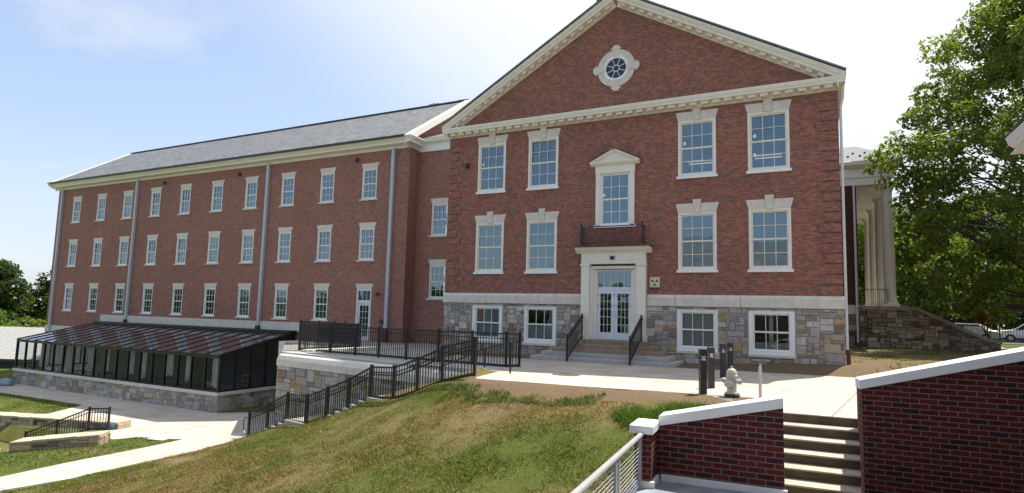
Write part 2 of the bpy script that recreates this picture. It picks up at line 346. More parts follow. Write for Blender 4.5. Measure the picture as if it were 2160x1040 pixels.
# ------------------------------------------------------------------ heights of the site
def sstep(a, b, x):
    t = np.clip((x-a)/(b-a), 0, 1); return t*t*(3-2*t)
def h_up(x, y):
    x = np.asarray(x, float); y = np.asarray(y, float)
    yy = np.clip(y, -13, 2)
    z = -3.87 - .012*(yy+2)
    z = z + (-.06)*sstep(-1, -7, x)*(1-sstep(-7.5, -10, y))
    rise = sstep(-2.2, -.1, y)*(.30*sstep(2, 9, x) + .07)
    z = z + rise*(1 - .9*sstep(-5, -8, x))
    z = z + .12*sstep(4, 20, y) + .004*np.clip(x-9, 0, 60) + .006*np.clip(y-20, 0, 100)
    return z
def h_pl(x, y):
    x = np.asarray(x, float)
    return -6.95 - 1.15*np.clip((-11.7-x)/11.3, 0, 1) + 0*np.asarray(y, float)
hill_pts = np.array([
 (-.56,-10.67,-3.80),(2.5,-10.5,-3.765),(5.14,-10.3,-3.75),(6.6,-10.7,-3.75),(6.9,-12.2,-3.78),(-.7,-10.75,-3.86),(1,-11.5,-3.90),(3.2,-11.6,-3.87),(5.2,-12.2,-3.88),
 (-1.9,-10.45,-4.02),(-2.9,-10.28,-4.40),(-3.87,-10.08,-4.72),(-4.9,-9.9,-4.85),(-5.96,-9.68,-5.32),(-7.05,-9.47,-5.62),(-8.16,-9.25,-6.02),(-9.3,-9.0,-6.12),(-10.5,-8.8,-6.62),(-11.5,-8.6,-7.0),
 (-11.33,-9.76,-6.98),(-11.39,-12.58,-6.98),(-11.28,-14.7,-6.98),(-11.56,-16.2,-7.0),(-12.5,-19,-7.1),(-14,-24,-7.3),
 (5.6,-14,-4.10),(4.0,-14,-4.25),(2,-14,-4.5),(0,-14,-4.85),(-3,-14,-5.5),(-6,-14,-6.1),(-9,-14,-6.72),
 (5.2,-17.5,-4.75),(3,-17,-4.95),(0,-17,-5.5),(-4,-17,-6.2),(-8,-17,-6.8),
 (0,-12.4,-4.25),(-3,-12,-4.95),(-6,-11.8,-5.75),(-9,-11.5,-6.5),
 (4,-24,-5.6),(-3,-24,-6.5),(-9,-24,-7.0),(8,-17.5,-4.4),(8,-14,-4.0),(9,-30,-5.8),(-5,-32,-7)])
def tps_fit(P):
    n = len(P); X = P[:, :2]; d = np.linalg.norm(X[:, None]-X[None], axis=2)
    K = np.where(d > 0, d*d*np.log(d+1e-12), 0) + np.eye(n)*.02
    A = np.zeros((n+3, n+3)); A[:n, :n] = K; A[:n, n] = 1; A[:n, n+1:] = X; A[n, :n] = 1; A[n+1:, :n] = X.T
    return np.linalg.solve(A, np.concatenate([P[:, 2], [0, 0, 0]]))
_w = tps_fit(hill_pts)
def h_hill(x, y):
    x = np.atleast_1d(np.asarray(x, float)); y = np.atleast_1d(np.asarray(y, float)); sh = x.shape
    Q = np.stack([x.ravel(), y.ravel()], 1); z = np.empty(len(Q))
    for i in range(0, len(Q), 20000):
        q = Q[i:i+20000]; d = np.linalg.norm(q[:, None]-hill_pts[None, :, :2], axis=2)
        z[i:i+20000] = (d*d*np.log(d+1e-12)) @ _w[:-3] + _w[-3] + q @ _w[-2:]
    return z.reshape(sh)
def inpoly(x, y, P):
    r = np.zeros(np.shape(x), bool); n = len(P)
    for i in range(n):
        x0, y0 = P[i]; x1, y1 = P[(i+1) % n]
        c = (y0 > y) != (y1 > y)
        r ^= c & (x < (x1-x0)*(y-y0)/((y1-y0) if y1 != y0 else 1e-9) + x0)
    return r
# plan outlines
WALLL = (-12.4, -6.55); WALLR = (-1.25, -8.55)                      # front face of the terrace's retaining wall
TERR = [(-19.3,4.58),(-19.3,0.2),(-12.6,0.0),(-12.5,-6.3),(-1.15,-8.3),(-1.9,-6.4),(-2.4,-1.75),(-8.45,-1.75),(-8.45,5.53),(-14.4,5.53),(-14.4,4.58)]
WALK = [(-1.15,-8.3),(-.75,-10.4),(-.56,-10.67),(2.56,-10.4),(5.14,-10.05),(5.5,-9.85),(6.2,-9.85),(6.5,-10.3),(6.62,-12.05),(8.5,-11.95),(9.6,-11.9),(9.6,-1.75),(3.1,-1.75),(-2.4,-1.75),(-1.9,-6.4)]
PLAZA = [(-62,-1.12),(-12.0,-1.12),(-12.0,-7.6),(-11.25,-8.9),(-11.33,-9.76),(-11.39,-12.58),(-11.28,-14.7),(-11.56,-16.2),(-12.2,-19),(-13.5,-24),(-16,-24),(-15.2,-18.5),(-13.96,-15.14),
         (-14.28,-13.16),(-14.34,-10.74),(-14.58,-9.02),(-17.77,-8.75),(-18.6,-9.3),(-21.5,-8.3),(-22.4,-7.2),(-29.0,-8.9),(-34,-10.6),(-36,-9.6),(-31.6,-7.6),(-29.74,-6.3),(-31.41,-3.66),(-40.6,-3.9),(-62,-4.6)]
UPPER = [(-.9,-10.55),(2.5,-10.5),(5.2,-10.35),(6.6,-10.7),(6.75,-12.3),(8.0,-12.3),(8.4,-15.2),(60,-12),(400,-30),(400,400),(-8.3,400),(-8.3,6),(-14.3,6),(-14.3,5),(-18.9,5),(-18.9,.6),(-12.1,.5),(-12.0,-6.0),(-1.5,-7.9)]
def h_ground(x, y):
    x = np.atleast_1d(np.asarray(x, float)); y = np.atleast_1d(np.asarray(y, float))
    hill = h_hill(x, y); pl = h_pl(x, y)
    onhill = inpoly(x, y, [(-1.2,-8.4),(-11.2,-8.0),(-11.33,-9.76),(-11.39,-12.58),(-11.28,-14.7),(-11.56,-16.2),(-12.2,-19),(-14,-30),(-14,-60),(60,-60),(60,-12),(8.4,-15.2),(8.0,-12.3),(6.75,-12.3),(6.9,-9.5),(-.6,-9.5)])
    far = np.clip((np.hypot(x, y+10)-40)/60, 0, 1)
    low = pl - .012*np.clip(-y-14, 0, 40) - .02*np.clip(-46-x, 0, 60)
    z = np.where(onhill, np.clip(hill, -9, -3.6), low)
    strip = onhill & (x > -.9) & (x < 6.7) & (y > -11.8); k = sstep(10.75, 11.6, -y)
    z = np.where(strip, (h_up(x, y)-.008)*(1-k) + z*k, z)
    z = np.where(inpoly(x, y, UPPER), h_up(x, y), z)
    # the lower lawn with the little stair falls away to the left
    sunk = inpoly(x, y, [(-18.9,-9.4),(-21.6,-8.4),(-29,-9.0),(-40,-12.5),(-40,-22),(-20,-13.2)])
    z = np.where(sunk, z - .75*sstep(20.5, 24, -x), z)
    return z
def h_paved(x, y):
    return None
_tab = np.random.default_rng(99).uniform(-1, 1, (256, 256))
def nz(x, y, s, seed):
    """value noise, three octaves, about -1..1; s: cycles per metre / 2"""
    x = np.asarray(x, float); y = np.asarray(y, float); z = 0; amp = 1
    for k in range(3):
        f = s*.45*2**k; u = x*f*.94 - y*f*.34 + seed*17.3 + k*5.7; v = x*f*.34 + y*f*.94 + seed*7.9 + k*9.1
        i = np.floor(u).astype(int); j = np.floor(v).astype(int); a = u-i; b = v-j; a = a*a*(3-2*a); b = b*b*(3-2*b)
        g = lambda p, q: _tab[(i+p) % 256, (j+q) % 256]
        z = z + amp*((g(0,0)*(1-a)+g(1,0)*a)*(1-b) + (g(0,1)*(1-a)+g(1,1)*a)*b); amp *= .5
    return z*.95
def relief(x, y):
    return .02*nz(x, y, 2.2, 9)*(np.abs(x) < 60) + .06*nz(x, y, 2.4, 77)*sstep(11.0, 11.8, -y)*sstep(-10.8, -9.8, x)*(1-sstep(5, 6, x))
def cover(x, y):
    """bare earth and straw amounts"""
    d = np.zeros_like(x); st = np.zeros_like(x)
    n = nz(x, y, 1.3, 3); n2 = nz(x, y, .6, 5)
    d = np.maximum(d, (y > -2.6)*(y < 4)*(x > -10)*(x < 11)*1.0)
    d = np.maximum(d, sstep(-.35, .15, n)*.95*(x > 8.5)*(y < 17)*(y > -14))
    front = (x > -1.2)*(x < 7)*(y > -15)*(y < -9)
    d = np.maximum(d, front*sstep(-11.85, -11.35, y + .35*n))
    n3 = nz(x, y, 2.6, 15)
    grn = np.exp(-(((x-3.6)/2.2)**2 + ((y+14.6)/1.5)**2)) + .8*np.exp(-(((x+4)/3.5)**2 + ((y+16)/1.6)**2))
    st = np.clip(.55 + .42*n2 + .35*n + .35*n3 - .6*grn + .45*np.exp(-((y+12.3)/.7)**2)*(x > -2)*(x < 4.2), 0, 1)*(x > -12)*(y < -8)
    st = np.maximum(st, .55*sstep(.1, .8, n)*(x < -12)); st = np.maximum(st, .5*(x > 8.5)*(y < 16)*(y > -12))
    edge = sstep(-11.2, -8.5, x)*0
    return d, st*1.0

# ground sheet: dense near, sparse to the horizon
xs = np.concatenate([[-900,-500,-300,-200,-140,-110,-90,-75,-64,-56], np.arange(-50, -30, 1.0), np.arange(-30, 12, .25), np.arange(12, 40, 1.5), [44,52,64,80,110,160,260,500,900]])
ys = np.concatenate([[-600,-300,-150,-90,-60,-45,-36,-30], np.arange(-27, 6, .25), np.arange(6, 40, 1.5), [44,52,64,80,110,160,260,500,900]])
gx, gy = np.meshgrid(xs, ys)
gz = h_ground(gx, gy)
pav = inpoly(gx, gy, WALK) | inpoly(gx, gy, PLAZA) | inpoly(gx, gy, TERR)
gz = np.where(pav, gz - .04, gz + relief(gx, gy))
under = inpoly(gx, gy, [(-60,-1.0),(-23.2,-1.0),(-23.2,4.4),(-60,4.4)]); gz = np.where(under, -8.4, gz)
inside = inpoly(gx, gy, [(-53,5.2),(-15,5.2),(-15,6.2),(-8,6.2),(-8,.6),(8,.6),(8,20),(-53,20)]); gz = np.where(inside, -9.2, gz)
stair_r = inpoly(gx, gy, [(6.45,-16.7),(8.7,-16.5),(8.7,-11.85),(6.45,-11.9)]); gz = np.where(stair_r, np.minimum(gz, -4.45 - .45*np.clip(-12-gy, 0, 9)), gz)
plat = inpoly(gx, gy, [(5.75,-16.9),(7.2,-16.75),(7.2,-15.2),(14,-15.0),(15,-34),(6.5,-34)]); gz = np.where(plat, -6.2, gz)
d_, s_ = cover(gx, gy)
ny, nx = gx.shape
V = np.stack([gx, gy, gz], 2).reshape(-1, 3)
idx = np.arange(nx*ny).reshape(ny, nx)
Fq = np.stack([idx[:-1,:-1], idx[:-1,1:], idx[1:,1:], idx[1:,:-1]], 2).reshape(-1, 4)
me = bpy.data.meshes.new('ground'); me.from_pydata(V.tolist(), [], Fq.tolist())
at = me.color_attributes.new('col', 'FLOAT_COLOR', 'POINT')
at.data.foreach_set('color', np.stack([d_, s_, 0*d_, 0*d_+1], 2).astype(np.float32).ravel())
tag(link('ground', me, GROUND, smooth=True), kind='structure')

def sheet(name, P, m, hf, off, grid=.5, skirt=.12, thick=True):
    bm = bmesh.new(); vs = [bm.verts.new((x, y, 0)) for x, y in P]; bm.faces.new(vs)
    bmesh.ops.triangulate(bm, faces=bm.faces[:])
    for ax in (0, 1):
        lo = min(p[ax] for p in P); hi = max(p[ax] for p in P); k = math.ceil(lo/grid)
        while k*grid < hi:
            co = [0, 0, 0]; no = [0, 0, 0]; co[ax] = k*grid; no[ax] = 1
            bmesh.ops.bisect_plane(bm, geom=bm.verts[:]+bm.edges[:]+bm.faces[:], plane_co=co, plane_no=no); k += 1
    bmesh.ops.recalc_face_normals(bm, faces=bm.faces[:])
    if sum(f.normal.z for f in bm.faces) < 0: bmesh.ops.reverse_faces(bm, faces=bm.faces[:])
    co = np.array([v.co[:] for v in bm.verts]); z = hf(co[:, 0], co[:, 1]) + off
    for v, q in zip(bm.verts, z): v.co.z = q
    be = [e for e in bm.edges if e.is_boundary]
    r = bmesh.ops.extrude_edge_only(bm, edges=be)
    for g in r['geom']:
        if isinstance(g, bmesh.types.BMVert): g.co.z -= skirt
    me = bpy.data.meshes.new(name); bm.to_mesh(me); bm.free()
    return link(name, me, m)
tag(sheet('walkway', WALK, CONC, h_up, .0), kind='structure')
tag(sheet('plaza', PLAZA, CONC2, h_pl, .0, grid=.5), kind='structure')
tag(sheet('terrace', TERR, PAVE, h_up, .004), kind='structure')

# ------------------------------------------------------------------ masonry helpers
PAL = [(.35,.335,.315),(.43,.41,.38),(.275,.265,.255),(.45,.43,.395),(.36,.34,.31),(.35,.295,.22),(.42,.36,.26),(.34,.235,.125),(.42,.30,.155),(.26,.20,.15),(.30,.275,.24),(.48,.465,.44)]
PALW = [12,12,7,9,8,9,9,5,5,5,7,7]
def ashlar(mb, u0, u1, w0, w1, fn, holes=(), cell=.112, pal=PAL, wts=PALW, proud=.045, top=None, rnd=random, mud=None):
    """random ashlar on a wall face. fn(u, w, out) -> 3D.  top(u): limit of height"""
    nu = max(1, round((u1-u0)/cell)); nw = max(1, round((w1-w0)/cell)); cu = (u1-u0)/nu; cw = (w1-w0)/nw
    used = [[False]*nu for _ in range(nw)]
    for j in range(nw):
        for i in range(nu):
            a, b = u0+i*cu, w0+j*cw
            for (h0, h1, g0, g1) in holes:
                if a+cu*.5 > h0 and a+cu*.5 < h1 and b+cw*.5 > g0 and b+cw*.5 < g1: used[j][i] = True
            if top and b+cw*.5 > top(a+cu*.5): used[j][i] = True
    for j in range(nw):
        for i in range(nu):
            if used[j][i]: continue
            W_ = rnd.choice((2,2,3,3,4,4,5,6)); H_ = rnd.choice((1,1,2,2,2,3)) if W_ > 2 else rnd.choice((1,2,2,3))
            w = 0
            while w < W_ and i+w < nu and not used[j][i+w]: w += 1
            h = 1
            while h < H_ and j+h < nw and all(not used[j+h][i+q] for q in range(w)): h += 1
            for q in range(h):
                for p in range(w): used[j+q][i+p] = True
            g = .009
            a0, a1, b0, b1 = u0+i*cu+g, u0+(i+w)*cu-g, w0+j*cw+g, w0+(j+h)*cw-g
            ww = [q*(2.6 if i in (5,9,10) else .55) for i, q in enumerate(wts)] if mud is not None and b0 < mud+rnd.uniform(-.2,.35) else wts
            c = rnd.choices(pal, ww)[0]; k = rnd.uniform(.82, 1.18); c = tuple(x*k for x in c)
            e = .014; o = proud*rnd.uniform(.5, 1.1)
            jt = lambda: rnd.uniform(-.012, .012)
            A = [fn(a0+jt()*.4,b0+jt()*.4,0), fn(a1+jt()*.4,b0+jt()*.4,0), fn(a1+jt()*.4,b1+jt()*.4,0), fn(a0+jt()*.4,b1+jt()*.4,0)]
            B = [fn(a0+e+jt()*.5,b0+e,o+jt()*.6), fn(a1-e,b0+e+jt()*.5,o+jt()*.6), fn(a1-e+jt()*.5,b1-e,o+jt()*.6), fn(a0+e,b1-e+jt()*.5,o+jt()*.6)]
            n = len(mb.v); mb.v += [tuple(p) for p in A+B]; mb.c += [c]*8
            mb.f += [(n+4,n+5,n+6,n+7),(n,n+1,n+5,n+4),(n+1,n+2,n+6,n+5),(n+2,n+3,n+7,n+6),(n+3,n,n+4,n+7)]
def open_wall(mb, x0, x1, z0, z1, y, ops, depth=.16):
    """wall face towards -y with window openings and their reveals"""
    X = sorted({x0, x1, *[o[0] for o in ops], *[o[1] for o in ops]}); Z = sorted({z0, z1, *[o[2] for o in ops], *[o[3] for o in ops]})
    for i in range(len(X)-1):
        for j in range(len(Z)-1):
            cx, cz = (X[i]+X[i+1])/2, (Z[j]+Z[j+1])/2
            if any(o[0] < cx < o[1] and o[2] < cz < o[3] for o in ops): continue
            mb.quad((X[i],y,Z[j]),(X[i+1],y,Z[j]),(X[i+1],y,Z[j+1]),(X[i],y,Z[j+1]))
    for a, b, c, d in ops:
        e = y+depth
        mb.quad((a,y,c),(a,y,d),(a,e,d),(a,e,c)); mb.quad((b,y,c),(b,e,c),(b,e,d),(b,y,d))
        mb.quad((a,y,d),(b,y,d),(b,e,d),(a,e,d)); mb.quad((a,y,c),(a,e,c),(b,e,c),(b,y,c))

# window meshes (local: centre x, wall plane y = 0, sill z = 0); shared by every copy
def sash_window(w, h, cas, sash=.055, mun=.022, cols=3, rows=2, rec=.045, deep=.13, double=True):
    f = MB()
    def ring(x0, x1, z0, z1, t, y0, y1):
        f.box(x0, x0+t, y0, y1, z0, z1); f.box(x1-t, x1, y0, y1, z0, z1)
        f.box(x0+t, x1-t, y0, y1, z1-t, z1); f.box(x0+t, x1-t, y0, y1, z0, z0+t)
    ring(-w/2, w/2, 0, h, cas, -.012, deep)
    x0, x1 = -w/2+cas, w/2-cas; z0, z1 = cas, h-cas; m = (z0+z1)/2
    halves = ((z0, m+.02, rec+.028), (m-.02, z1, rec)) if double else ((z0, z1, rec),)
    for a, b, y in halves:
        ring(x0, x1, a, b, sash, y, y+.045)
        iw = x1-x0-2*sash; ih = b-a-2*sash
        for k in range(1, cols): cx = x0+sash+iw*k/cols; f.box(cx-mun/2, cx+mun/2, y+.008, y+.036, a+sash, b-sash)
        for k in range(1, rows): cz = a+sash+ih*k/rows; f.box(x0+sash, x1-sash, y+.010, y+.034, cz-mun/2, cz+mun/2)
    return f
def pane_mb(w, h, cas, y=.09):
    p = MB(); p.quad((-w/2+cas,y,cas),(w/2-cas,y,cas),(w/2-cas,y,h-cas),(-w/2+cas,y,h-cas)); return p
def lintel_mb(w, h, z, splay, key=False, kh=.16):
    m = MB(); fn = lambda u, v, t: (u, t, v)
    if not key: m.prism([(-w/2,z),(w/2,z),(w/2+splay,z+h),(-w/2-splay,z+h)], fn, -.022, .02); return m
    m.prism([(-w/2,z),(-.13,z),(-.155,z+h),(-w/2-splay,z+h)], fn, -.022, .02); m.prism([(.13,z),(w/2,z),(w/2+splay,z+h),(.155,z+h)], fn, -.022, .02)
    m.prism([(-.122,z-.02),(.122,z-.02),(.165,z+h+kh),(-.165,z+h+kh)], fn, -.06, .02)
    return m
def sill_mb(w, t=.10, p=.07):
    m = MB(); m.prism([(-p,0),(.02,.012),(.02,-t),(-p,-t)], lambda u, v, q: (q, u, v), -w/2, w/2); return m
def blind_mb(w, h, cas, a, b, slats=True):
    m = MB(); z0, z1 = cas+(h-2*cas)*a, cas+(h-2*cas)*b
    if slats:
        n = 12
        for k in range(n):
            x = -w/2+cas + (w-2*cas)*k/n; d = (w-2*cas)/n; m.quad((x,.16,z0),(x+d*.92,.185,z0),(x+d*.92,.185,z1),(x,.16,z1))
    else: m.quad((-w/2+cas,.17,z0),(w/2-cas,.17,z0),(w/2-cas,.17,z1),(-w/2+cas,.17,z1))
    return m
def put_window(bld, cx, y, z0, w, h, cas, fm, lint=None, sillw=None, sillm=None, blind=None, double=True, rows=2, cols=3, gm=None):
    o = link('window', cached(('window', w, h, cas, double, rows, cols), lambda: sash_window(w, h, cas, double=double, rows=rows, cols=cols), fm), None, bld, (cx, y, z0))
    link('pane', cached(('pane', w, h, cas), lambda: pane_mb(w, h, cas), gm or GLASS), None, o, None, (random.uniform(-.010,.010), 0, random.uniform(-.014,.014)))
    if lint: link('lintel', cached(('lintel',)+lint, lambda: lintel_mb(*lint), LIME), None, o)
    if sillw: link('sill', cached(('sill', sillw), lambda: sill_mb(sillw), sillm or fm), None, o)
    if blind: link('blind', cached(('blind', w, h, cas)+blind, lambda: blind_mb(w, h, cas, *blind), BLIND), None, o)
    return o

# ------------------------------------------------------------------ gable-fronted brick hall
hall = tag(empty('brick_hall'), 'red brick gabled hall with white pediment and round window', 'building')
HW = 8.52
ops = []
for cx in (-6.137, -3.434, 3.434, 6.137):
    ops += [(cx-.75, cx+.75, 3.80, 6.15), (cx-.75, cx+.75, -.08, 2.28)]
ops += [(-.66, .66, 1.90, 4.20)]
bas = [(cx-.80, cx+.80, -3.32, -1.62) for cx in (-6.137, -3.434, 3.434, 6.137)]
door_op = (-.78, .78, -3.02, -.02)
m = MB()
open_wall(m, -HW, HW, -1.10, 6.72, 0, ops + [(-.78, .78, -1.10, -.02)])
m.poly([(-HW,0,6.72),(HW,0,6.72),(HW,0,7.2),(7.9,0,7.2),(0,0,11.78),(-7.9,0,7.2),(-HW,0,7.2)])
m.quad((HW,0,-1.1),(HW,20,-1.1),(HW,20,7.2),(HW,0,7.2)); m.quad((-HW,20,-1.1),(-HW,0,-1.1),(-HW,0,7.2),(-HW,20,7.2))
m.build('brick_wall', BRICK, hall)
# rooms behind the glass
m = MB()
m.quad((-HW+.02,4,-3.6),(HW-.02,4,-3.6),(HW-.02,4,7),(-HW+.02,4,7))
for z in (-3.4, -.85, 3.05, 6.9): m.box(-HW+.05, HW-.05, .22, 4, z-.12, z)
for x in (-4.8, -1.9, 1.9, 4.8): m.box(x-.06, x+.06, .25, 4, -3.4, 6.8)
m.build('interior', ROOM, hall)
m = MB(); m.box(6.02, 6.16, .8, .95, -3.4, -1.0); m.build('interior_post', WHITE, hall)
TUBE, t_, b_ = new_mat('lit_tube'); b_.inputs['Emission Color'].default_value = (1, .78, .5, 1); b_.inputs['Emission Strength'].default_value = .55; b_.inputs['Base Color'].default_value = (.8,.75,.65,1)
for cx in (3.40, 6.05):
    m = MB(); m.box(cx-.50, cx+.52, .90, .96, 4.63, 4.66); m.box(cx-.50, cx+.52, 1.35, 1.41, 4.63, 4.66); m.build('ceiling_tube', TUBE, hall)
# rough stone basement
m = MB(); open_wall(m, -HW-.02, HW+.02, -4.1, -1.55, -.012, bas + [(-.78, .78, -3.02, -1.55)])
m.quad((HW+.012,0,-4.1),(HW+.012,20,-4.1),(HW+.012,20,-1.55),(HW+.012,0,-1.55))
sb = m.build('stone_base', MORTAR, hall)
m = MB()
ashlar(m, -HW-.03, HW+.03, -4.05, -1.56, lambda u, w, o: (u, -.014-o, w), holes=bas+[(-1.45, 1.45, -4.2, -1.5)], mud=-2.85)
ashlar(m, 0, 20, -4.0, -1.56, lambda u, w, o: (HW+.014+o, u, w))
m.build('ashlar_facing', STONE, hall)
# limestone course
m = MB()
for a, b in ((-8.6,-6.2),(-6.19,-3.5),(-3.49,-1.43),(1.43,2.55),(2.56,5.05),(5.06,8.6)):
    m.prism([(-.085,-1.55),(-.085,-1.20),(-.0,-1.08),(.02,-1.08),(.02,-1.55)], lambda u, w, t: (t, u, w), a, b)
m.prism([(-.085,-1.55),(-.085,-1.20),(0,-1.08),(0,-1.55)], lambda u, w, t: (HW-u-.0, t, w), .02, 20)
m.build('stone_course', LIME, hall, bevel=.008)
# corner quoins of projecting brick
z = -1.02; k = 0
while z < 6.3:
    wq = .72 if k % 2 == 0 else .52
    for s in (-1, 1):
        x0, x1 = (-HW-.03, -HW+wq) if s < 0 else (HW-wq, HW+.03)
        m = MB(); m.box(x0, x1, -.034, .3, z, z+.325); m.build('quoin', BRICK, hall)
    z += .385; k += 1
# horizontal cornice and pediment cornice
def cornice_h(mb, x0, x1, y0, zf, proj):
    mb.prism([(0,zf-.02),(-.05,zf),(-.05,zf+.11),(-.10,zf+.13),(-.10,zf+.16),(0,zf+.16)], lambda u, w, t: (t, y0+u, w), x0, x1)
    mb.prism([(0,zf+.163),(-proj*.86,zf+.163),(-proj*.86,zf+.24),(-proj*.93,zf+.26),(-proj,zf+.36),(-proj,zf+.40),(0,zf+.46)], lambda u, w, t: (t, y0+u, w), x0-.22, x1+.22)
m = MB(); cornice_h(m, -HW-.05, HW+.05, 0, 6.66, .44); m.build('cornice', CREAM, hall)
n = 38
for i in range(n):
    x = -HW+.05 + (2*HW-.1)*(i+.5)/n
    link('modillion', cached(('modillion',), lambda: (lambda q: (q.box(-.14, .14, -.28, -.10, 6.665+.04, 6.665+.157), q)[1])(MB()), CREAM), None, hall, (x, 0, 0))
sl_ = .5797; ang = math.atan(sl_)
def rake(mb, prof, y0, s, L0, L1):
    """prof: (out, up) pairs measured square to the slope; runs from the apex down along +-x"""
    c, sn = math.cos(ang), math.sin(ang)
    mb.prism(prof, lambda u, w, t: (s*(t*c + w*sn), y0+u, APZ - t*sn + w*c), L0, L1)
APZ = 11.78
m = MB()
for s in (-1, 1):
    L = 8.58/math.cos(ang)
    rake(m, [(0,-.0),(-.05,.01),(-.05,.10),(-.10,.12),(-.10,.16),(0,.16)], 0, s, 0, (7.9)/math.cos(ang))
    rake(m, [(0,.163),(-.38,.163),(-.38,.25),(-.43,.28),(-.48,.37),(-.48,.42),(0,.46)], 0, s, .0 if s > 0 else .001, L)
m.build('raking_cornice', CREAM, hall)
for s in (-1, 1):
    n = 20; L = 8.3/math.cos(ang)
    for i in range(n):
        m = MB(); t = .25 + (L-.3)*i/n; rake(m, [(-.10,.05),(-.28,.05),(-.28,.158),(-.10,.158)], 0, s, t, t+.24); m.build('raking_modillion', CREAM, hall)
m = MB()
for s in (-1, 1):
    c, sn = math.cos(ang), math.sin(ang); L = 8.57/math.cos(ang)
    m.prism([(-.53,.463),(20,.463),(20,.52),(-.53,.52)], lambda u, w, t: (s*(t*c+w*sn), u, APZ-t*sn+w*c), 0, L)
m.build('roof', SLATE2, hall)
for s in (-1, 1):                                                     # eaves along the sides
    m = MB()
    f = lambda u, w, t, s=s: (s*(HW+u), t, w)
    m.prism([(0,6.68),(.05,6.68),(.05,6.80),(.25,6.83),(.25,6.97),(.31,7.08),(.31,7.13),(0,7.30)], f, -.40, 20)
    m.build('eaves', CREAM, hall)
m = MB(); m.box(-1.70, .50, 2.2, 3.6, 9.5, 14.5); m.build('chimney', BRICK, hall)
# oculus
m = MB(); k = 40
def ringf(mb, r0, r1, y0, y1, cz, k=40):
    for i in range(k):
        a, b = 2*math.pi*i/k, 2*math.pi*(i+1)/k
        P = lambda r, t, y: (r*math.cos(t), y, cz+r*math.sin(t))
        mb.quad(P(r0,a,y0),P(r0,b,y0),P(r1,b,y0),P(r1,a,y0)); mb.quad(P(r1,a,y0),P(r1,b,y0),P(r1,b,y1),P(r1,a,y1)); mb.quad(P(r0,a,y1),P(r0,b,y1),P(r0,b,y0),P(r0,a,y0))
OZ = 8.92
ringf(m, .57, .85, -.05, .01, OZ)
for a in range(4):
    c, s = math.cos(a*math.pi/2), math.sin(a*math.pi/2)
    fn = lambda u, w, t: (u*c - w*s, t, OZ + u*s + w*c)
    m.prism([(-.12,.52),(.12,.52),(.15,.86),(.22,.86),(.22,.93),(.15,.95),(.12,1.04),(-.12,1.04),(-.15,.95),(-.22,.93),(-.22,.86),(-.15,.86)], fn, -.075, .0)
oc = m.build('round_window', LIME, hall)
m = MB(); ringf(m, .46, .57, -.055, .0, OZ); ringf(m, .13, .16, -.035, -.005, OZ, 20)
for i in range(8):
    a = math.pi/8 + i*math.pi/4; m.bar((.15*math.cos(a), -.02, OZ+.15*math.sin(a)), (.47*math.cos(a), -.02, OZ+.47*math.sin(a)), .022, .03, up=(0,1,0))
m.build('frame', WHITE, oc)
GLASSD = plain('dark_glass', (.012,.022,.05), .06, .6, var=.1)
m = MB(); m.poly([(.5*math.cos(2*math.pi*i/40), -.008, OZ+.5*math.sin(2*math.pi*i/40)) for i in range(40)]); m.build('pane', GLASSD, oc)
# windows
up_bl = {0: (.0, .5, True), 1: (.0, .55, True)}
for i, cx in enumerate((-6.137, -3.434, 3.434, 6.137)):
    put_window(hall, cx, 0, 3.80, 1.5, 2.35, .095, CREAM, (1.5, .37, 2.352, .10, True, .13), 1.62, WHITE, (0, 1, False) if i == 9 else None)
    put_window(hall, cx, 0, -.08, 1.5, 2.36, .095, CREAM, (1.5, .37, 2.362, .10, True, .16), 1.62, WHITE)
    o = put_window(hall, cx, -.012, -3.32, 1.6, 1.70, .15, WHITE, None, None, None, [(0, .52, True), (0, .52, True), (0, 1, True), (.0, .22, True)][i], rows=1, gm=GLASS2)
    link('sill', cached(('sill', 1.66), lambda: sill_mb(1.66, .09, .06), LIME), None, o)
o = put_window(hall, 0, 0, 1.90, 1.32, 2.30, .05, WHITE, None, 1.86, WHITE)
# stickers left on the new glass
STK = plain('paper', (.80,.86,.85), .6, var=.03)
for cx, dz in ((-6.137, 5.17), (3.434, 5.20), (6.137, 5.22), (0, 3.25), (6.137, 4.45)):
    m = MB(); m.poly([(cx-.50+.06*math.cos(t)*1.0, .068, dz+.085*math.sin(t)) for t in np.linspace(0, 2*math.pi, 9)[:-1]]); m.build('sticker', STK, hall)
# surround and little pediment of the middle window
m = MB()
for s in (-1, 1):
    m.box(min(s*.66, s*.86), max(s*.66, s*.86), -.07, .05, 1.86, 4.20); m.box(min(s*.70, s*.82), max(s*.70, s*.82), -.085, -.07, 1.95, 4.1)
m.box(-.88, .88, -.08, .05, 4.20, 4.53)
m.prism([(0,4.53),(-.10,4.53),(-.20,4.60),(-.24,4.66),(-.24,4.70),(0,4.70)], lambda u, w, t: (t, u, w), -1.08, 1.08)
m.prism([(-.86,4.70),(.86,4.70),(0,5.14)], lambda u, w, t: (u, t, w), -.12, 0)
for s in (-1, 1):
    a2 = math.atan(.5); c, sn = math.cos(a2), math.sin(a2)
    m.prism([(0,0),(-.16,0),(-.24,.06),(-.25,.12),(0,.12)], lambda u, w, t: (s*(t*c+w*sn), u, 5.14-.03-t*sn+w*c), 0, 1.20)
m.build('window_pediment', CREAM, hall)
m = MB()
for s in (-1, 1): m.prism([(0,.122),(-.27,.122),(-.27,.15),(0,.15)], lambda u, w, t: (s*(t*c+w*sn), u, 5.11-t*sn+w*c), 0, 1.24)
m.build('pediment_flashing', BLACK, hall)
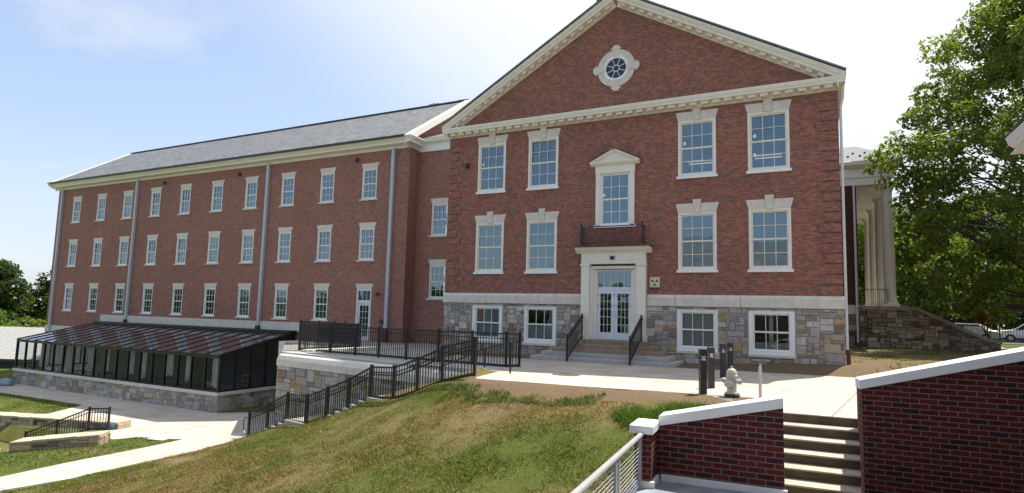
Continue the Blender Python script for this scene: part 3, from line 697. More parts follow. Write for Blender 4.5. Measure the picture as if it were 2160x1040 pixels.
# door surround
m = MB()
for s in (-1, 1):
    x0, x1 = sorted((s*1.04, s*1.40)); m.box(x0, x1, -.30, 0, -3.02, .12); x0, x1 = sorted((s*1.00, s*1.44)); m.box(x0, x1, -.33, 0, -3.02, -2.80); m.box(x0, x1, -.34, 0, .12, .20)
    x0, x1 = sorted((s*.90, s*1.04)); m.box(x0, x1, -.12, 0, -3.02, .06)
    x0, x1 = sorted((s*.76, s*.90)); m.box(x0, x1, -.05, .1, -3.02, -.02)
m.box(-1.04, 1.04, -.14, 0, .0, .12)
m.box(-1.40, 1.40, -.30, 0, .203, .66)
m.box(-1.42, 1.42, -.315, 0, .33, .36)
m.prism([(0,.66),(-.32,.66),(-.34,.70),(-.46,.76),(-.54,.86),(-.56,.90),(0,.90)], lambda u, w, t: (t, u, w), -1.62, 1.62)
m.build('door_surround', CREAM, hall, bevel=.006)
m = MB(); m.prism([(0,.902),(-.60,.902),(-.60,.93),(-.0,1.0)], lambda u, w, t: (t, u, w), -1.66, 1.66); m.build('door_hood_roof', REDR, hall)
m = MB(); m.box(-.09, .09, -.36, -.30, .38, .52); m.build('hood_lamp', BLACK, hall)
m = MB()                                                             # transom bars
m.box(-.78, .78, .02, .10, -.10, -.02); m.box(-.78, .78, .02, .10, -.90, -.78); m.box(-.78,-.72,.02,.10,-.78,-.10); m.box(.72,.78,.02,.10,-.78,-.10)
for k in range(1, 5): x = -.72+1.44*k/5; m.box(x-.012, x+.012, .03, .08, -.78, -.10)
tr = m.build('transom', WHITE2, hall); p = MB(); p.quad((-.72,.07,-.78),(.72,.07,-.78),(.72,.07,-.10),(-.72,.07,-.10)); p.build('pane', GLASS, tr)
for s in (-1, 1):
    m = MB(); x0, x1 = sorted((s*.006, s*.755)); z0, z1 = -3.01, -.905; st = .135
    m.box(x0, x0+st, .03, .085, z0, z1); m.box(x1-st, x1, .03, .085, z0, z1); m.box(x0+st, x1-st, .03, .085, z1-.15, z1); m.box(x0+st, x1-st, .03, .085, z0, z0+.30)
    for k in range(1, 3): x = x0+st+(x1-x0-2*st)*k/3; m.box(x-.009, x+.009, .035, .08, z0+.30, z1-.15)
    for k in range(1, 5): z = z0+.30+(z1-z0-.45)*k/5; m.box(x0+st, x1-st, .037, .078, z-.009, z+.009)
    d = m.build('door', WHITE2, hall)
    p = MB(); p.quad((x0+st,.06,z0+.3),(x1-st,.06,z0+.3),(x1-st,.06,z1-.15),(x0+st,.06,z1-.15)); p.build('pane', GLASS, d)
    h = MB(); h.tube([(s*.07,.03,-2.05),(s*.07,-.03,-2.05),(s*.07,-.03,-1.80),(s*.07,.03,-1.80)], .012, 6); h.build('handle', GREYM, d)
# balcony rail over the door
m = MB(); zb, zt = 1.02, 1.80
for x in (-1.33, 1.33):
    m.box(x-.03, x+.03, -.55, -.49, zb-.02, zt+.06); m.lathe([(.02,0),(.045,.03),(.045,.06),(.0,.09)], (x,-.52,zt+.06), 8)
m.box(-1.33, 1.33, -.54, -.50, zt-.03, zt); m.box(-1.33, 1.33, -.53, -.51, zb+.08, zb+.10)
for k in range(1, 30): x = -1.33+2.66*k/30; m.box(x-.007, x+.007, -.528, -.512, zb, zt)
for x in (-1.33, 1.33):
    m.box(x-.015, x+.015, -.5, 0, zt-.03, zt); m.box(x-.012, x+.012, -.5, 0, zb+.08, zb+.10)
    for k in range(1, 5): m.box(x-.007, x+.007, -.1*k-.007, -.1*k+.007, zb, zt)
m.build('balcony_rail', BLACK, hall)
# wall sign: pale yellow square with dark triangles
YEL = plain('sign_yellow', (.66,.59,.38), .5, var=.05)
m = MB(); m.box(1.53, 1.93, -.03, -.005, -.78, -.36); sg = m.build('shelter_sign', YEL, hall)
m = MB(); y = -.033
for cx, cz, q in ((1.64,-.50,1),(1.82,-.50,1),(1.73,-.66,-1)):
    m.poly([(cx-.065,y,cz-.055),(cx+.065,y,cz-.055),(cx,y,cz+.06)])
m.build('sign_triangles', BLACK, sg)
m = MB(); m.box(1.53, 1.93, -.036, -.03, -.86, -.785); m.build('sign_strip', DARKB, sg)
# downpipe at the right corner, wall fixtures
m = MB(); m.tube([(8.72,-.20,6.7),(8.70,.02,6.3),(8.63,.06,6.0),(8.63,.06,-3.0)], .05, 8); m.build('downspout', PALEM, hall)
m = MB(); m.tube([(8.66,.04,-3.0),(8.66,.04,-3.9)], .07, 8); m.build('downspout_boot', REDB, hall)
m = MB(); m.box(-7.55,-7.40,-.11,0,5.05,5.30); m.lathe([(.05,0),(.09,.02),(.09,.12),(.02,.16)], (-7.475,-.12,5.06), 8); m.build('wall_lamp', DARKB, hall)

# entrance steps
es = tag(empty('entrance_steps'), 'broad stone and concrete steps up to the white double doors', 'steps')
rise = .17
for k, (hw, fr) in enumerate(((1.50,-.55),(1.95,-.92),(2.30,-1.28),(2.62,-1.66),(2.95,-2.04))):
    z1 = -3.02 - rise*k
    m = MB(); m.box(-hw, hw, fr, -.04, z1-rise if k < 4 else z1-rise-.1, z1 - (.003 if k else .0))
    m.build('step', STEPB if k < 3 else STEPC, es, bevel=.012)
# railings beside the steps
def step_rail(s):
    r = tag(empty('step_railing', (s*1.28, 0, 0)), 'black picket handrail on the %s side of the entrance steps' % ('left' if s < 0 else 'right'), 'railing', 'handrails beside the entrance steps')
    a, b = (0,-2.15,-3.87), (0,-.42,-3.02)
    for p, hgt in ((a, 1.08), (b, 1.06)):
        m = MB(); m.box(-.03, .03, p[1]-.03, p[1]+.03, p[2], p[2]+hgt); m.box(-.04,.04,p[1]-.04,p[1]+.04,p[2]+hgt,p[2]+hgt+.02); m.build('post', BLACK, r)
    m = MB(); A, B = Vector(a), Vector(b)
    for h in (1.02, .88, .12): m.bar(A+Vector((0,0,h)), B+Vector((0,0,h)), .035, .04)
    m.bar(A+Vector((.06,0,.93)), B+Vector((.06,0,.93)), .035, .035)
    for k in range(1, 17): p = A.lerp(B, k/17); m.box(-.008, .008, p.y-.008, p.y+.008, p.z+.12, p.z+1.02)
    m.build('picket_panel', BLACK, r)
step_rail(-1); step_rail(1)

# ------------------------------------------------------------------ long three-storey wing and its link
wing = tag(empty('brick_wing'), 'long three storey brick wing with grey slate roof behind the glasshouse', 'building')
WX = [-50.51,-46.78,-43.06,-39.35,-35.67,-31.99,-28.36,-24.72,-21.10,-17.52]; WY = 4.6; LY = 5.55
rows_ = ((5.03, 1.97), (1.12, 2.03), (-2.74, 2.02))
ops = []
for i, cx in enumerate(WX):
    for j, (z, h) in enumerate(rows_):
        if not (i == 9 and j == 2): ops.append((cx-.58, cx+.58, z, z+h))
ops.append((WX[9]-.58, WX[9]+.58, -3.93, -.74))
m = MB(); open_wall(m, -53.6, -14.45, -4.1, 8.3, WY, ops, .2)
m.quad((-14.45,WY,-4.1),(-14.45,LY,-4.1),(-14.45,LY,8.3),(-14.45,WY,8.3))
m.poly([(-14.45,LY,8.3),(-14.45,17.4,8.3),(-14.45,11,12.75),(-14.45,WY,8.55),(-14.45,WY,8.3)])
m.quad((-53.6,18,-4.1),(-53.6,WY,-4.1),(-53.6,WY,8.3),(-53.6,18,8.3))
lops = [(-12.7-.58, -12.7+.58, 2.63, 4.60), (-12.7-.58, -12.7+.58, -1.22, .80)]
open_wall(m, -14.45, -HW, -4.1, 8.2, LY, lops, .2)
m.build('brick_wall', BRICK2, wing)
m = MB(); m.quad((-53.5,9,-8),(-14.5,9,-8),(-14.5,9,8),(-53.5,9,8)); m.quad((-14.4,9,-4),(-8.6,9,-4),(-8.6,9,8),(-14.4,9,8))
for z in (-3.7, .15, 4.05, 7.95):
    m.box(-53.5, -14.5, WY+.25, 9, z-.2, z); m.box(-14.4, -8.6, LY+.25, 9, z-.2, z)
for i in range(11): x = -52.37+3.73*i; m.box(x-.06, x+.06, WY+.25, 9, -3.6, 7.9)
m.build('interior', ROOM, wing)
m = MB()
for a, b, c, d in ((-53.65,-45.3,-4.62,-4.1),): m.box(a, b, WY-.05, WY, c, d)
m.build('base_course', LIME2, wing)
m = MB(); m.box(-45.35,-22.85,WY-.06,WY-.002,-3.58,-2.98); m.build('stone_course', LIME2, wing)
m = MB(); m.quad((-53.6,WY-.003,-8.6),(-14.45,WY-.003,-8.6),(-14.45,WY-.003,-4.1),(-53.6,WY-.003,-4.1))
ashlar(m, -53.6, -45.2, -8.5, -4.63, lambda u, w, o: (u, WY-.005-o, w), cell=.16)
for i in range(len(m.c)): m.c[i] = m.c[i] or (.25,.23,.2)
m.build('basement_wall', STONE, wing)
BL = {(0,7):(.5,1,True),(0,8):(.5,1,True),(0,6):(.0,1,True),(0,5):(.5,1,True),(0,2):(.45,1,True),(1,6):(.35,1,True),(1,7):(.48,1,True),(1,8):(.42,1,True),(1,4):(.4,1,True),(1,5):(.6,1,True),
      (2,6):(0,1,True),(2,7):(0,1,True),(2,8):(0,1,True),(2,0):(0,1,True),(2,2):(.5,1,True),(1,1):(.6,1,True),(0,0):(.5,1,True)}
for i, cx in enumerate(WX):
    for j, (z, h) in enumerate(rows_):
        if i == 9 and j == 2: continue
        put_window(wing, cx, WY, z, 1.16, h, .06, WHITE, (1.16, .35, h+.003, .14), 1.46, LIME2, BL.get((j, i)))
for z, h in ((2.63, 1.97), (-1.22, 2.02)):
    put_window(wing, -12.7, LY, z, 1.16, h, .06, WHITE, (1.16, .35, h+.003, .14), 1.46, LIME2)
# glazed door onto the terrace
m = MB(); cx = WX[9]; x0, x1 = cx-.58, cx+.58
for a, b in ((x0, x0+.11), (x1-.08, x1)): m.box(a, b, WY-.01, WY+.16, -3.93, -.74)
m.box(x0+.11, x1-.08, WY-.01, WY+.16, -.84, -.74); m.box(x0+.11, x1-.08, WY+.02, WY+.16, -1.62, -1.42)
for k in (1, 2): x = x0+.11+.97*k/3; m.box(x-.012, x+.012, WY+.05, WY+.09, -1.42, -.84)
d = m.build('door_frame', WHITE2, wing)
p = MB(); p.quad((x0+.1,WY+.08,-1.42),(x1-.08,WY+.08,-1.42),(x1-.08,WY+.08,-.84),(x0+.1,WY+.08,-.84)); p.build('pane', GLASS, d)
m = MB(); a, b, z0, z1 = x0+.115, x1-.085, -3.92, -1.625; y = WY+.06; st = .13
m.box(a, a+st, y, y+.05, z0, z1); m.box(b-st, b, y, y+.05, z0, z1); m.box(a+st, b-st, y, y+.05, z1-.13, z1); m.box(a+st, b-st, y, y+.05, z0, z0+.25)
for k in (1, 2): x = a+st+(b-a-2*st)*k/3; m.box(x-.01, x+.01, y+.005, y+.045, z0+.25, z1-.13)
for k in range(1, 5): z = z0+.25+(z1-z0-.38)*k/5; m.box(a+st, b-st, y+.006, y+.044, z-.01, z+.01)
d = m.build('door', WHITE2, wing); p = MB(); p.quad((a+st,y+.03,z0+.25),(b-st,y+.03,z0+.25),(b-st,y+.03,z1-.13),(a+st,y+.03,z1-.13)); p.build('pane', GLASS, d)
m = lintel_mb(1.16, .35, -.737, .14); m.build('door_lintel', LIME, wing, (cx, WY, 0))
# eaves cornice, return at the end, roof
prof = [(0,8.08),(-.05,8.10),(-.05,8.24),(-.42,8.30),(-.42,8.42),(-.50,8.50),(-.58,8.62),(-.58,8.68),(0,8.74)]
m = MB(); m.prism(prof, lambda u, w, t: (t, WY+u, w), -54.2, -14.45)
m.prism([(-u,w) for u, w in prof], lambda u, w, t: (-14.45+u, t, w), WY-.58, LY+.3)
m.build('cornice', CREAM, wing)
m = MB()
m.prism([(0,7.98),(-.06,7.98),(-.06,8.42),(-.28,8.55),(-.34,8.72),(0,8.80)], lambda u, w, t: (t, LY+u, w), -14.4, -HW+.0)
m.build('link_cornice', WHITE, wing)
m = MB(); m.quad((-14.4,LY-.34,8.74),(-8.4,LY-.34,8.74),(-8.4,10,10.8),(-14.4,10,10.8)); m.build('link_roof', SLATE2, wing)
RY, RZ = 11.0, 13.25; ey = WY-.62; ez = 8.66
m = MB()
th = .07
for s in (1, -1):
    yb = RY + s*(ey-RY); m.poly([(-54.3,yb,ez),(-14.2,yb,ez),(-14.2,RY,RZ),(-54.3,RY,RZ)] if s > 0 else [(-14.2,yb,ez),(-54.3,yb,ez),(-54.3,RY,RZ),(-14.2,RY,RZ)])
m.build('roof', SLATE, wing)
m = MB(); m.bar((-54.35,RY,RZ+.03),(-14.15,RY,RZ+.03),.22,.10); m.build('ridge_cap', DARKB, wing)
m = MB(); m.box(-54.35,-14.4,ey-.06,ey+.03,ez-.05,ez+.09); m.build('gutter', DARKB, wing)
for xx, w in ((-14.45, .50), (-54.30, .35)):
    m = MB()
    a, b = Vector((xx+w*.5, ey, ez-.14)), Vector((xx+w*.5, RY, RZ-.12))
    m.bar(a, b, w, .34); m.build('rake_board', CREAM, wing)
for x, zb in ((-52.78,-4.7),(-41.75,-3.3),(-26.62,-3.3),(-15.62,-3.2)):
    m = MB(); m.box(x-.11, x+.11, WY-.20, WY-.02, zb, 8.12)
    for z in (-2, 1.2, 4.6): m.box(x-.14, x+.14, WY-.215, WY-.0, z, z+.05)
    ds = m.build('downspout', GREYM, wing)
    b = MB(); b.box(x-.15, x+.15, WY-.24, WY-.01, zb-.55 if zb < -3.25 else -3.93, zb+.02); b.build('downspout_boot', REDB if x > -20 else DARKB, ds)
for x in (-38.3, -29.66, -18.6):
    m = MB(); m.box(x-.09, x+.09, WY-.16, WY, 7.52, 7.76); m.build('wall_lamp', DARKB, wing)
m = MB(); m.tube([(-16.5,WY,-1.0),(-16.4,WY-.25,-.95),(-16.1,WY-.3,-1.0)], .04, 6); m.lathe([(.05,0),(.16,.02),(.10,.14),(.03,.18)], (-16.25,WY-.28,-1.15), 10); m.build('door_lamp', BLACK, wing)
m = MB(); m.box(-16.15,-15.9,WY-.12,WY,-2.85,-2.58); m.build('wall_box', REDB, wing)
for x, y, w in ((-39.0, RY+.6, .35), (-17.6, RY+.5, .9), (-15.2, RY+.6, .7)):
    m = MB(); m.box(x-w/2, x+w/2, y, y+.5, RZ-.6, RZ+.42); m.lathe([(.1,0),(.14,.1),(.05,.16)], (x, y+.25, RZ+.42), 8); m.build('roof_vent', PALEM, wing)

# ------------------------------------------------------------------ lean-to glasshouse
gh = tag(empty('greenhouse'), 'lean-to glasshouse with black frame on a low stone wall', 'greenhouse')
GX0, GX1, GY = -45.4, -23.0, -1.1
cap, eav, top = -6.98, -5.02, -3.78
m = MB(); m.box(GX0, GX1, GY+.03, GY+.32, -8.6, cap-.2); m.box(GX1-.32, GX1-.03, GY+.32, 4.55, -8.6, cap-.2); m.build('base_wall', MORTAR, gh)
m = MB(); ashlar(m, GX0, GX1, -8.55, cap-.2, lambda u, w, o: (u, GY+.028-o, w), cell=.15); ashlar(m, GY, 4.55, -8.55, cap-.2, lambda u, w, o: (GX1-.028+o, u, w), cell=.15)
m.build('ashlar_facing', STONE, gh)
m = MB(); m.box(GX0-.06, GX1+.07, GY-.07, GY+.36, cap-.2, cap); m.box(GX1-.36, GX1+.07, GY+.36, 4.55, cap-.2, cap); m.build('coping', LIME2, gh, bevel=.01)
NB = 18; bw = (GX1-GX0-.1)/NB
m = MB()
for i in range(NB+1):
    x = GX0+.05+bw*i; t = .05 if i % NB else .08
    m.box(x-t, x+t, GY+.0, GY+.13, cap, eav)
m.box(GX0, GX1, GY-.02, GY+.14, eav-.02, eav+.14); m.box(GX0, GX1, GY-.0, GY+.13, cap+.002, cap+.09)
zr = lambda y: eav+.07 + (top-eav)*(y-GY)/(4.45-GY)
ys_ = [GY+.06+k*1.09 for k in range(6)]
for xx in (GX1-.07, GX0+.07):
    for y in ys_[1:]: m.box(xx-.05, xx+.05, y-.05, y+.05, cap, zr(y))
    m.bar((xx,GY,zr(GY)),(xx,4.5,zr(4.5)),.12,.16); m.box(xx-.05,xx+.05,GY+.13,4.5,cap+.002,cap+.09); m.box(xx-.04,xx+.04,GY+.13,4.5,eav-.03,eav+.04)
m.build('frame', BLACK, gh)
m = MB()
for i in range(NB+1):
    x = GX0+.05+bw*i; m.bar((x,GY-.02,zr(GY)+.12),(x,4.25,zr(4.25)+.12),.05,.06)
m.build('rafter', DARKB, gh)
m = MB(); m.box(GX0+.3, GX1-.0, 3.9, 4.53, zr(3.9)+.14, zr(4.2)+.24); m.box(GX0+.2, GX1, 4.2, 4.53, zr(4.2)+.24, -3.55); m.build('top_flashing', BLACK, gh)
for i in range(NB):
    x0, x1 = GX0+.05+bw*i+.05, GX0+.05+bw*(i+1)-.05
    m = MB(); m.quad((x0,GY+.06,cap+.09),(x1,GY+.06,cap+.09),(x1,GY+.06,eav-.02),(x0,GY+.06,eav-.02)); m.build('glass_panel', GHGL, gh)
for k in range(5):
    for xx in (GX1-.07,):
        a, b = ys_[k]+.05, (ys_[k+1]-.05)
        m = MB(); m.quad((xx,a,cap+.09),(xx,b,cap+.09),(xx,b,zr(b)-.08),(xx,a,zr(a)-.08)); m.build('glass_panel', GHGL, gh)
for i in range(NB):
    x0, x1 = GX0+.05+bw*i, GX0+.05+bw*(i+1)
    m = MB(); m.quad((x0,GY-.02,zr(GY)+.10),(x1,GY-.02,zr(GY)+.10),(x1,4.2,zr(4.2)+.10),(x0,4.2,zr(4.2)+.10)); m.build('roof_glass', ROOFGL, gh)
FLOORG = plain('greenhouse_floor', (.40,.39,.36), .8, var=.15)
m = MB(); m.box(GX0+.3, GX1-.3, GY+.3, 4.5, -8.3, -8.1); m.build('floor', FLOORG, gh)
SHEETM = plain('plastic_sheet', (.80,.82,.80), .6, var=.1)
for i, (x, w, y, z0) in enumerate(((-25.6,.5,.6,-6.9),(-29.9,.8,.5,-6.6),(-34.2,.6,.7,-6.8),(-38.4,1.0,.4,-6.9),(-41.6,.8,.6,-6.9),(-24.2,.35,-.4,-6.9),(-27.6,.5,.2,-6.8),(-32.0,.5,.2,-6.9),(-36.3,.5,.3,-6.7),(-44.3,.7,.2,-6.9),(-43,.6,.2,-6.6))):
    m = MB(); n = 8
    for k in range(n):
        a, b = -w/2+w*k/n, -w/2+w*(k+1)/n; f = lambda q: .07*math.sin(q*14+i)
        m.quad((x+a,y+f(a),z0),(x+b,y+f(b),z0-.1*math.sin(k)),(x+b,y+f(b)*.3,-5.1),(x+a,y+f(a)*.3,-5.1))
    m.build('hanging_sheet', SHEETM, gh)
# bench of planting trays inside
BENCH = plain('bench_timber', (.34,.28,.2), .8, var=.2)
for i, x in enumerate((-26.5,-31.5,-36.5,-41.5)):
    b = tag(empty('potting_bench', (x, 2.2, -8.1)), 'grey timber bench inside the glasshouse, %s from the right glass end' % ('first','second','third','fourth')[i], 'bench', 'benches inside the glasshouse')
    m = MB(); m.box(-1.8,1.8,-.5,.5,.80,.88); m.build('bench_top', BENCH, b)
    for sx in (-1.7,1.7):
        for sy in (-.42,.42): m = MB(); m.box(sx-.04,sx+.04,sy-.04,sy+.04,0,.80); m.build('leg', BENCH, b)
# step ladder inside
ld = tag(empty('step_ladder', (-24.3, 1.9, -8.1), R_(20)), 'orange and red step ladder standing inside the glasshouse', 'ladder')
ORG = plain('ladder_orange', (.55,.12,.03), .5); ORY = plain('ladder_top', (.65,.28,.05), .5)
m = MB()
for s in (-1, 1):
    m.bar((s*.28,-.45,0),(s*.18,0,1.75),.07,.04); m.bar((s*.28,.45,0),(s*.18,.04,1.75),.05,.03)
m.build('rails', ORG, ld); m = MB()
for k in range(1, 6): t = k/6; m.box(-.28+.1*t, .28-.1*t, -.45+.45*t-.06, -.45+.45*t+.06, 1.75*t-.02, 1.75*t+.02)
m.build('treads', GREYM, ld); m = MB(); m.box(-.22,.22,-.12,.14,1.75,1.83); m.build('top_cap', ORY, ld)

# ------------------------------------------------------------------ retaining wall of the terrace
ta = math.atan2(WALLR[1]-WALLL[1], WALLR[0]-WALLL[0]); TL = math.hypot(WALLR[0]-WALLL[0], WALLR[1]-WALLL[1])
rw = tag(empty('retaining_wall', (WALLL[0], WALLL[1], 0), ta), 'mixed grey and tan stone retaining wall with thick pale coping under the terrace', 'wall')
m = MB(); m.box(.02, TL, .04, .9, -8.3, -4.42); m.box(.02, .5, .9, 6.9, -8.3, -4.3); m.build('core', MORTAR, rw)
bm_ = MB(); bm_.box(-19.6,-12.4,.0,.45,-8.6,-3.93); bm_.box(-19.6,-19.2,.45,4.55,-8.6,-3.93)
rw2 = tag(bm_.build('parapet_wall', LIME2), 'pale retaining wall at the back of the terrace beside the glasshouse', 'wall')
m = MB(); ashlar(m, 0, TL, -8.0, -4.42, lambda u, w, o: (u, .036-o, w), cell=.16)
ashlar(m, 0, 6.9, -8.0, -4.35, lambda u, w, o: (.02-o, u, w), cell=.16); m.build('ashlar_facing', STONE, rw)
m = MB(); pr_ = [(-.04,-4.42),(-.04,-4.16),(.06,-3.99),(.16,-3.935),(.98,-3.93),(.98,-4.42)]
for k in range(5):
    a, b = TL*k/5+.004, TL*(k+1)/5-.004
    m.prism(pr_, lambda u, w, t: (t, u, w), a if k else -.05, b)
m.prism([(-.05,-4.3),(-.05,-3.98),(.05,-3.82),(.12,-3.78),(.5,-3.78),(.5,-4.3)], lambda u, w, t: (u, t, w), 1.0, 6.9)
m.build('coping', LIME2, rw, bevel=.012)

def picket_run(root, A, B, hgt, nseg, z_bot=.10, pick=.115, mid=True, tops=None, postw=.06):
    """posts + picket panels between plan points A, B (x, y, zbase)"""
    A, B = Vector(A), Vector(B)
    pts = [A.lerp(B, k/nseg) for k in range(nseg+1)]
    fence(root, pts, hgt, z_bot, pick, mid, postw)
def fence(root, pts, hgt, z_bot=.10, pick=.115, mid=True, postw=.06, skip_first=False, hand=0):
    pts = [Vector(p) for p in pts]
    for i, p in enumerate(pts):
        if skip_first and i == 0: continue
        m = MB(); q = postw/2+.006; m.box(p.x-q, p.x+q, p.y-q, p.y+q, p.z, p.z+hgt+.05); q += .008; m.box(p.x-q, p.x+q, p.y-q, p.y+q, p.z+hgt+.05, p.z+hgt+.075)
        m.build('post', BLACK, root)
    for a, b in zip(pts[:-1], pts[1:]):
        m = MB(); L = (b-a).length; up = Vector((0,0,1))
        m.bar(a+up*hgt, b+up*hgt, .04, .05); m.bar(a+up*z_bot, b+up*z_bot, .035, .085)
        if mid: m.bar(a+up*(hgt-.16), b+up*(hgt-.16), .03, .03)
        n = max(2, int(L/pick))
        for k in range(1, n):
            p = a.lerp(b, k/n); m.box(p.x-.011, p.x+.011, p.y-.011, p.y+.011, p.z+z_bot, p.z+hgt)
        if hand:
            d = (b-a).normalized(); sd = Vector((-d.y, d.x, 0)).normalized()*hand
            m.bar(a+up*(hgt-.24)+sd, b+up*(hgt-.24)+sd, .035, .035)
        m.build('picket_panel', BLACK, root)
tf = tag(empty('terrace_fence'), 'black metal picket fence along the front of the upper terrace', 'fence')
fp = []
A0, A1 = Vector((-12.85,-5.0,-3.93)), Vector((-1.7,-6.62,-3.87))
for x in (-12.85,-10.75,-9.2,-7.85,-6.35,-4.75,-3.2,-1.75):
    t = (x-A0.x)/(A1.x-A0.x); fp.append(A0.lerp(A1, t))
fence(tf, fp, 1.16); fence(tf, [fp[-1], Vector((-1.45,-6.2,-3.87))], 1.16, skip_first=True)
fence(tf, [fp[-1]+Vector((.0,0,0)), Vector((-.75,-10.42,-3.80))], 1.08, skip_first=True, mid=False) if False else None
sf = tag(empty('side_fence'), 'black picket fence along the left edge of the terrace by the glasshouse', 'fence')
fence(sf, [(-12.85,-4.9,-3.93),(-12.85,-3.1,-3.93),(-12.85,-1.2,-3.93)], 1.16, skip_first=True)
af = tag(empty('rear_fence'), 'dark picket fence between the terrace corner and the brick wing', 'fence')
fence(af, [(-12.95,-.9,-3.93),(-14.6,-.2,-3.93),(-15.9,.4,-3.93),(-17.2,.6,-3.93),(-18.6,.6,-3.93)], 1.16, pick=.08, skip_first=False)

# ------------------------------------------------------------------ stair beside the retaining wall
TH = R_(11); ST0 = Vector((-.73,-10.49,0)); SA = math.pi - TH
stair = tag(empty('outdoor_stair', ST0, 0), 'concrete stair with two landings falling from the walk to the plaza', 'stairs')
e1 = Vector((-math.cos(TH), math.sin(TH), 0)); e2 = Vector((math.sin(TH), math.cos(TH), 0))
prof_z = [(-.6,-3.80)]; treads = []
def flight(s0, s1, z0, z1, n):
    for k in range(n): treads.append((s0+(s1-s0)*k/n, s0+(s1-s0)*(k+1)/n, z0+(z1-z0)*(k+1)/n))
flight(.3, 3.1, -3.80, -4.72, 6); treads.append((3.1, 4.3, -4.722)); flight(4.3, 7.4, -4.72, -5.96, 8); treads.append((7.4, 8.7, -5.962)); flight(8.7, 11.2, -5.96, -6.95, 6)
for i, (a, b, z) in enumerate(treads[:-1]):
    m = MB(); m.prism([(a-.03,z-1.2),(b,z-1.2),(b,z),(a-.03,z)], lambda u, w, t: tuple(e1*u + e2*t + Vector((0,0,w))), -.12, 2.0)
    m.build('step' if b-a < 1 else 'landing', STEPC, stair)
stf = tag(empty('stair_fence', ST0, 0), 'black picket fence stepping down the outer side of the long stair', 'fence')
sp = [(0,-3.73),(1.2,-4.02),(2.19,-4.40),(3.2,-4.72),(4.24,-4.78),(5.33,-5.26),(6.44,-5.65),(7.56,-6.02),(8.74,-6.06),(9.98,-6.57),(11.23,-6.98)]
fence(stf, [e1*s + Vector((0,0,z)) for s, z in sp], .98, z_bot=.06, hand=-.09)
P = [e1*11.23+Vector((0,0,-6.22)), e1*11.5+Vector((0,0,-6.25)), e1*11.6+Vector((0,0,-6.35)), e1*11.6+Vector((0,0,-6.75)), e1*11.5+Vector((0,0,-6.85)), e1*11.25+Vector((0,0,-6.85))]
m = MB(); m.tube(P, .02, 6); m.build('handrail_loop', BLACK, stf)
hr = tag(empty('stair_handrail', ST0, 0), 'black handrail on the stone wall side of the long stair', 'railing')
m = MB(); pts = [(0.2,-3.78),(1.2,-4.02),(3.1,-4.72),(4.3,-4.74),(7.4,-5.96),(8.7,-5.98),(10.9,-6.85)]
m.tube([e1*s+e2*1.85+Vector((0,0,z+.90)) for s, z in pts], .022, 6); m.build('rail', BLACK, hr)
for s, z in pts[::1]:
    m = MB(); m.bar(e1*s+e2*1.85+Vector((0,0,z-.05)), e1*s+e2*1.85+Vector((0,0,z+.9)), .04, .04); m.build('post', BLACK, hr)

# ------------------------------------------------------------------ foreground brick walls (local frame turned 3 degrees)
LR = R_(3); LO = (7.05, -16.65, 0)
bwl = tag(empty('brick_wall_pier', LO, LR), 'low red brick wall with sloping white cap and square pier', 'wall')
ctop = lambda u: -3.275 + (.335)*(u+1.42)/1.42
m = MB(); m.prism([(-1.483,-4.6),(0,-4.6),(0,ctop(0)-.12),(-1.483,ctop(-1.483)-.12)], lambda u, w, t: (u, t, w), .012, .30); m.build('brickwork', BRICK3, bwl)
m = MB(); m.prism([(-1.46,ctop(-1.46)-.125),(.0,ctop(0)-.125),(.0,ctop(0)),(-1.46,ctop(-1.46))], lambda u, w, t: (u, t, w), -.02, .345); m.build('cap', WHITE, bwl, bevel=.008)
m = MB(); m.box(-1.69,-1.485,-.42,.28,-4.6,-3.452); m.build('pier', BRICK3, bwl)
m = MB(); m.box(-1.745,-1.455,-.455,.10,-3.452,-3.352); m.build('pier_cap', WHITE, bwl, bevel=.01)
m = MB(); m.box(-1.43,.03,-.035,.01,-4.12,-4.01); m.box(-1.484,-1.445,-.44,-.035,-4.12,-4.01); m.box(-1.72,-1.484,-.46,-.42,-4.12,-4.01); m.build('base_flashing', WHITE, bwl)
bwr = tag(empty('brick_wall_stair', LO, LR), 'tall shaded brick wall with rising white cap right of the stairs', 'wall')
ct2 = lambda u: -2.78 + (.47)*(u-.97)/1.75
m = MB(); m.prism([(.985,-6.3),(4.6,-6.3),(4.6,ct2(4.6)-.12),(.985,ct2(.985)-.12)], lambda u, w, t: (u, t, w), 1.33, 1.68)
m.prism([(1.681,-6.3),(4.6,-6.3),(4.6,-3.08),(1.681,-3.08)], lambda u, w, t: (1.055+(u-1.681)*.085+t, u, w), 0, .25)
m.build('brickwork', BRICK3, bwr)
m = MB(); m.prism([(.955,ct2(.955)-.125),(4.65,ct2(4.65)-.125),(4.65,ct2(4.65)),(.955,ct2(.955))], lambda u, w, t: (u, t, w), 1.295, 1.72); m.build('cap', WHITE, bwr, bevel=.008)
bst = tag(empty('garden_stair', LO, LR), 'worn concrete steps between the two low brick walls', 'stairs')
for k in range(9):
    z = -3.765 - .165*k; y0 = 4.62 - .40*(k)
    m = MB(); m.box(-.55, 1.75, y0-.40*0-.0, y0+.55, z-.6, z-.004); 
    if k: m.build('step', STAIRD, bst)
m = MB()
for k in range(1, 9):
    z = -3.765 - .165*k; y0 = 4.62-.40*k; m.box(-.55, 1.75, y0-.02, y0+.42, z-.0035, z+.022)
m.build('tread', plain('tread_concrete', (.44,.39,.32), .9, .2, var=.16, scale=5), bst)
m = MB(); m.box(-.55, 1.75, 4.575, 4.612, -4.4, -3.757); m.build('top_riser', STAIRD, bst)
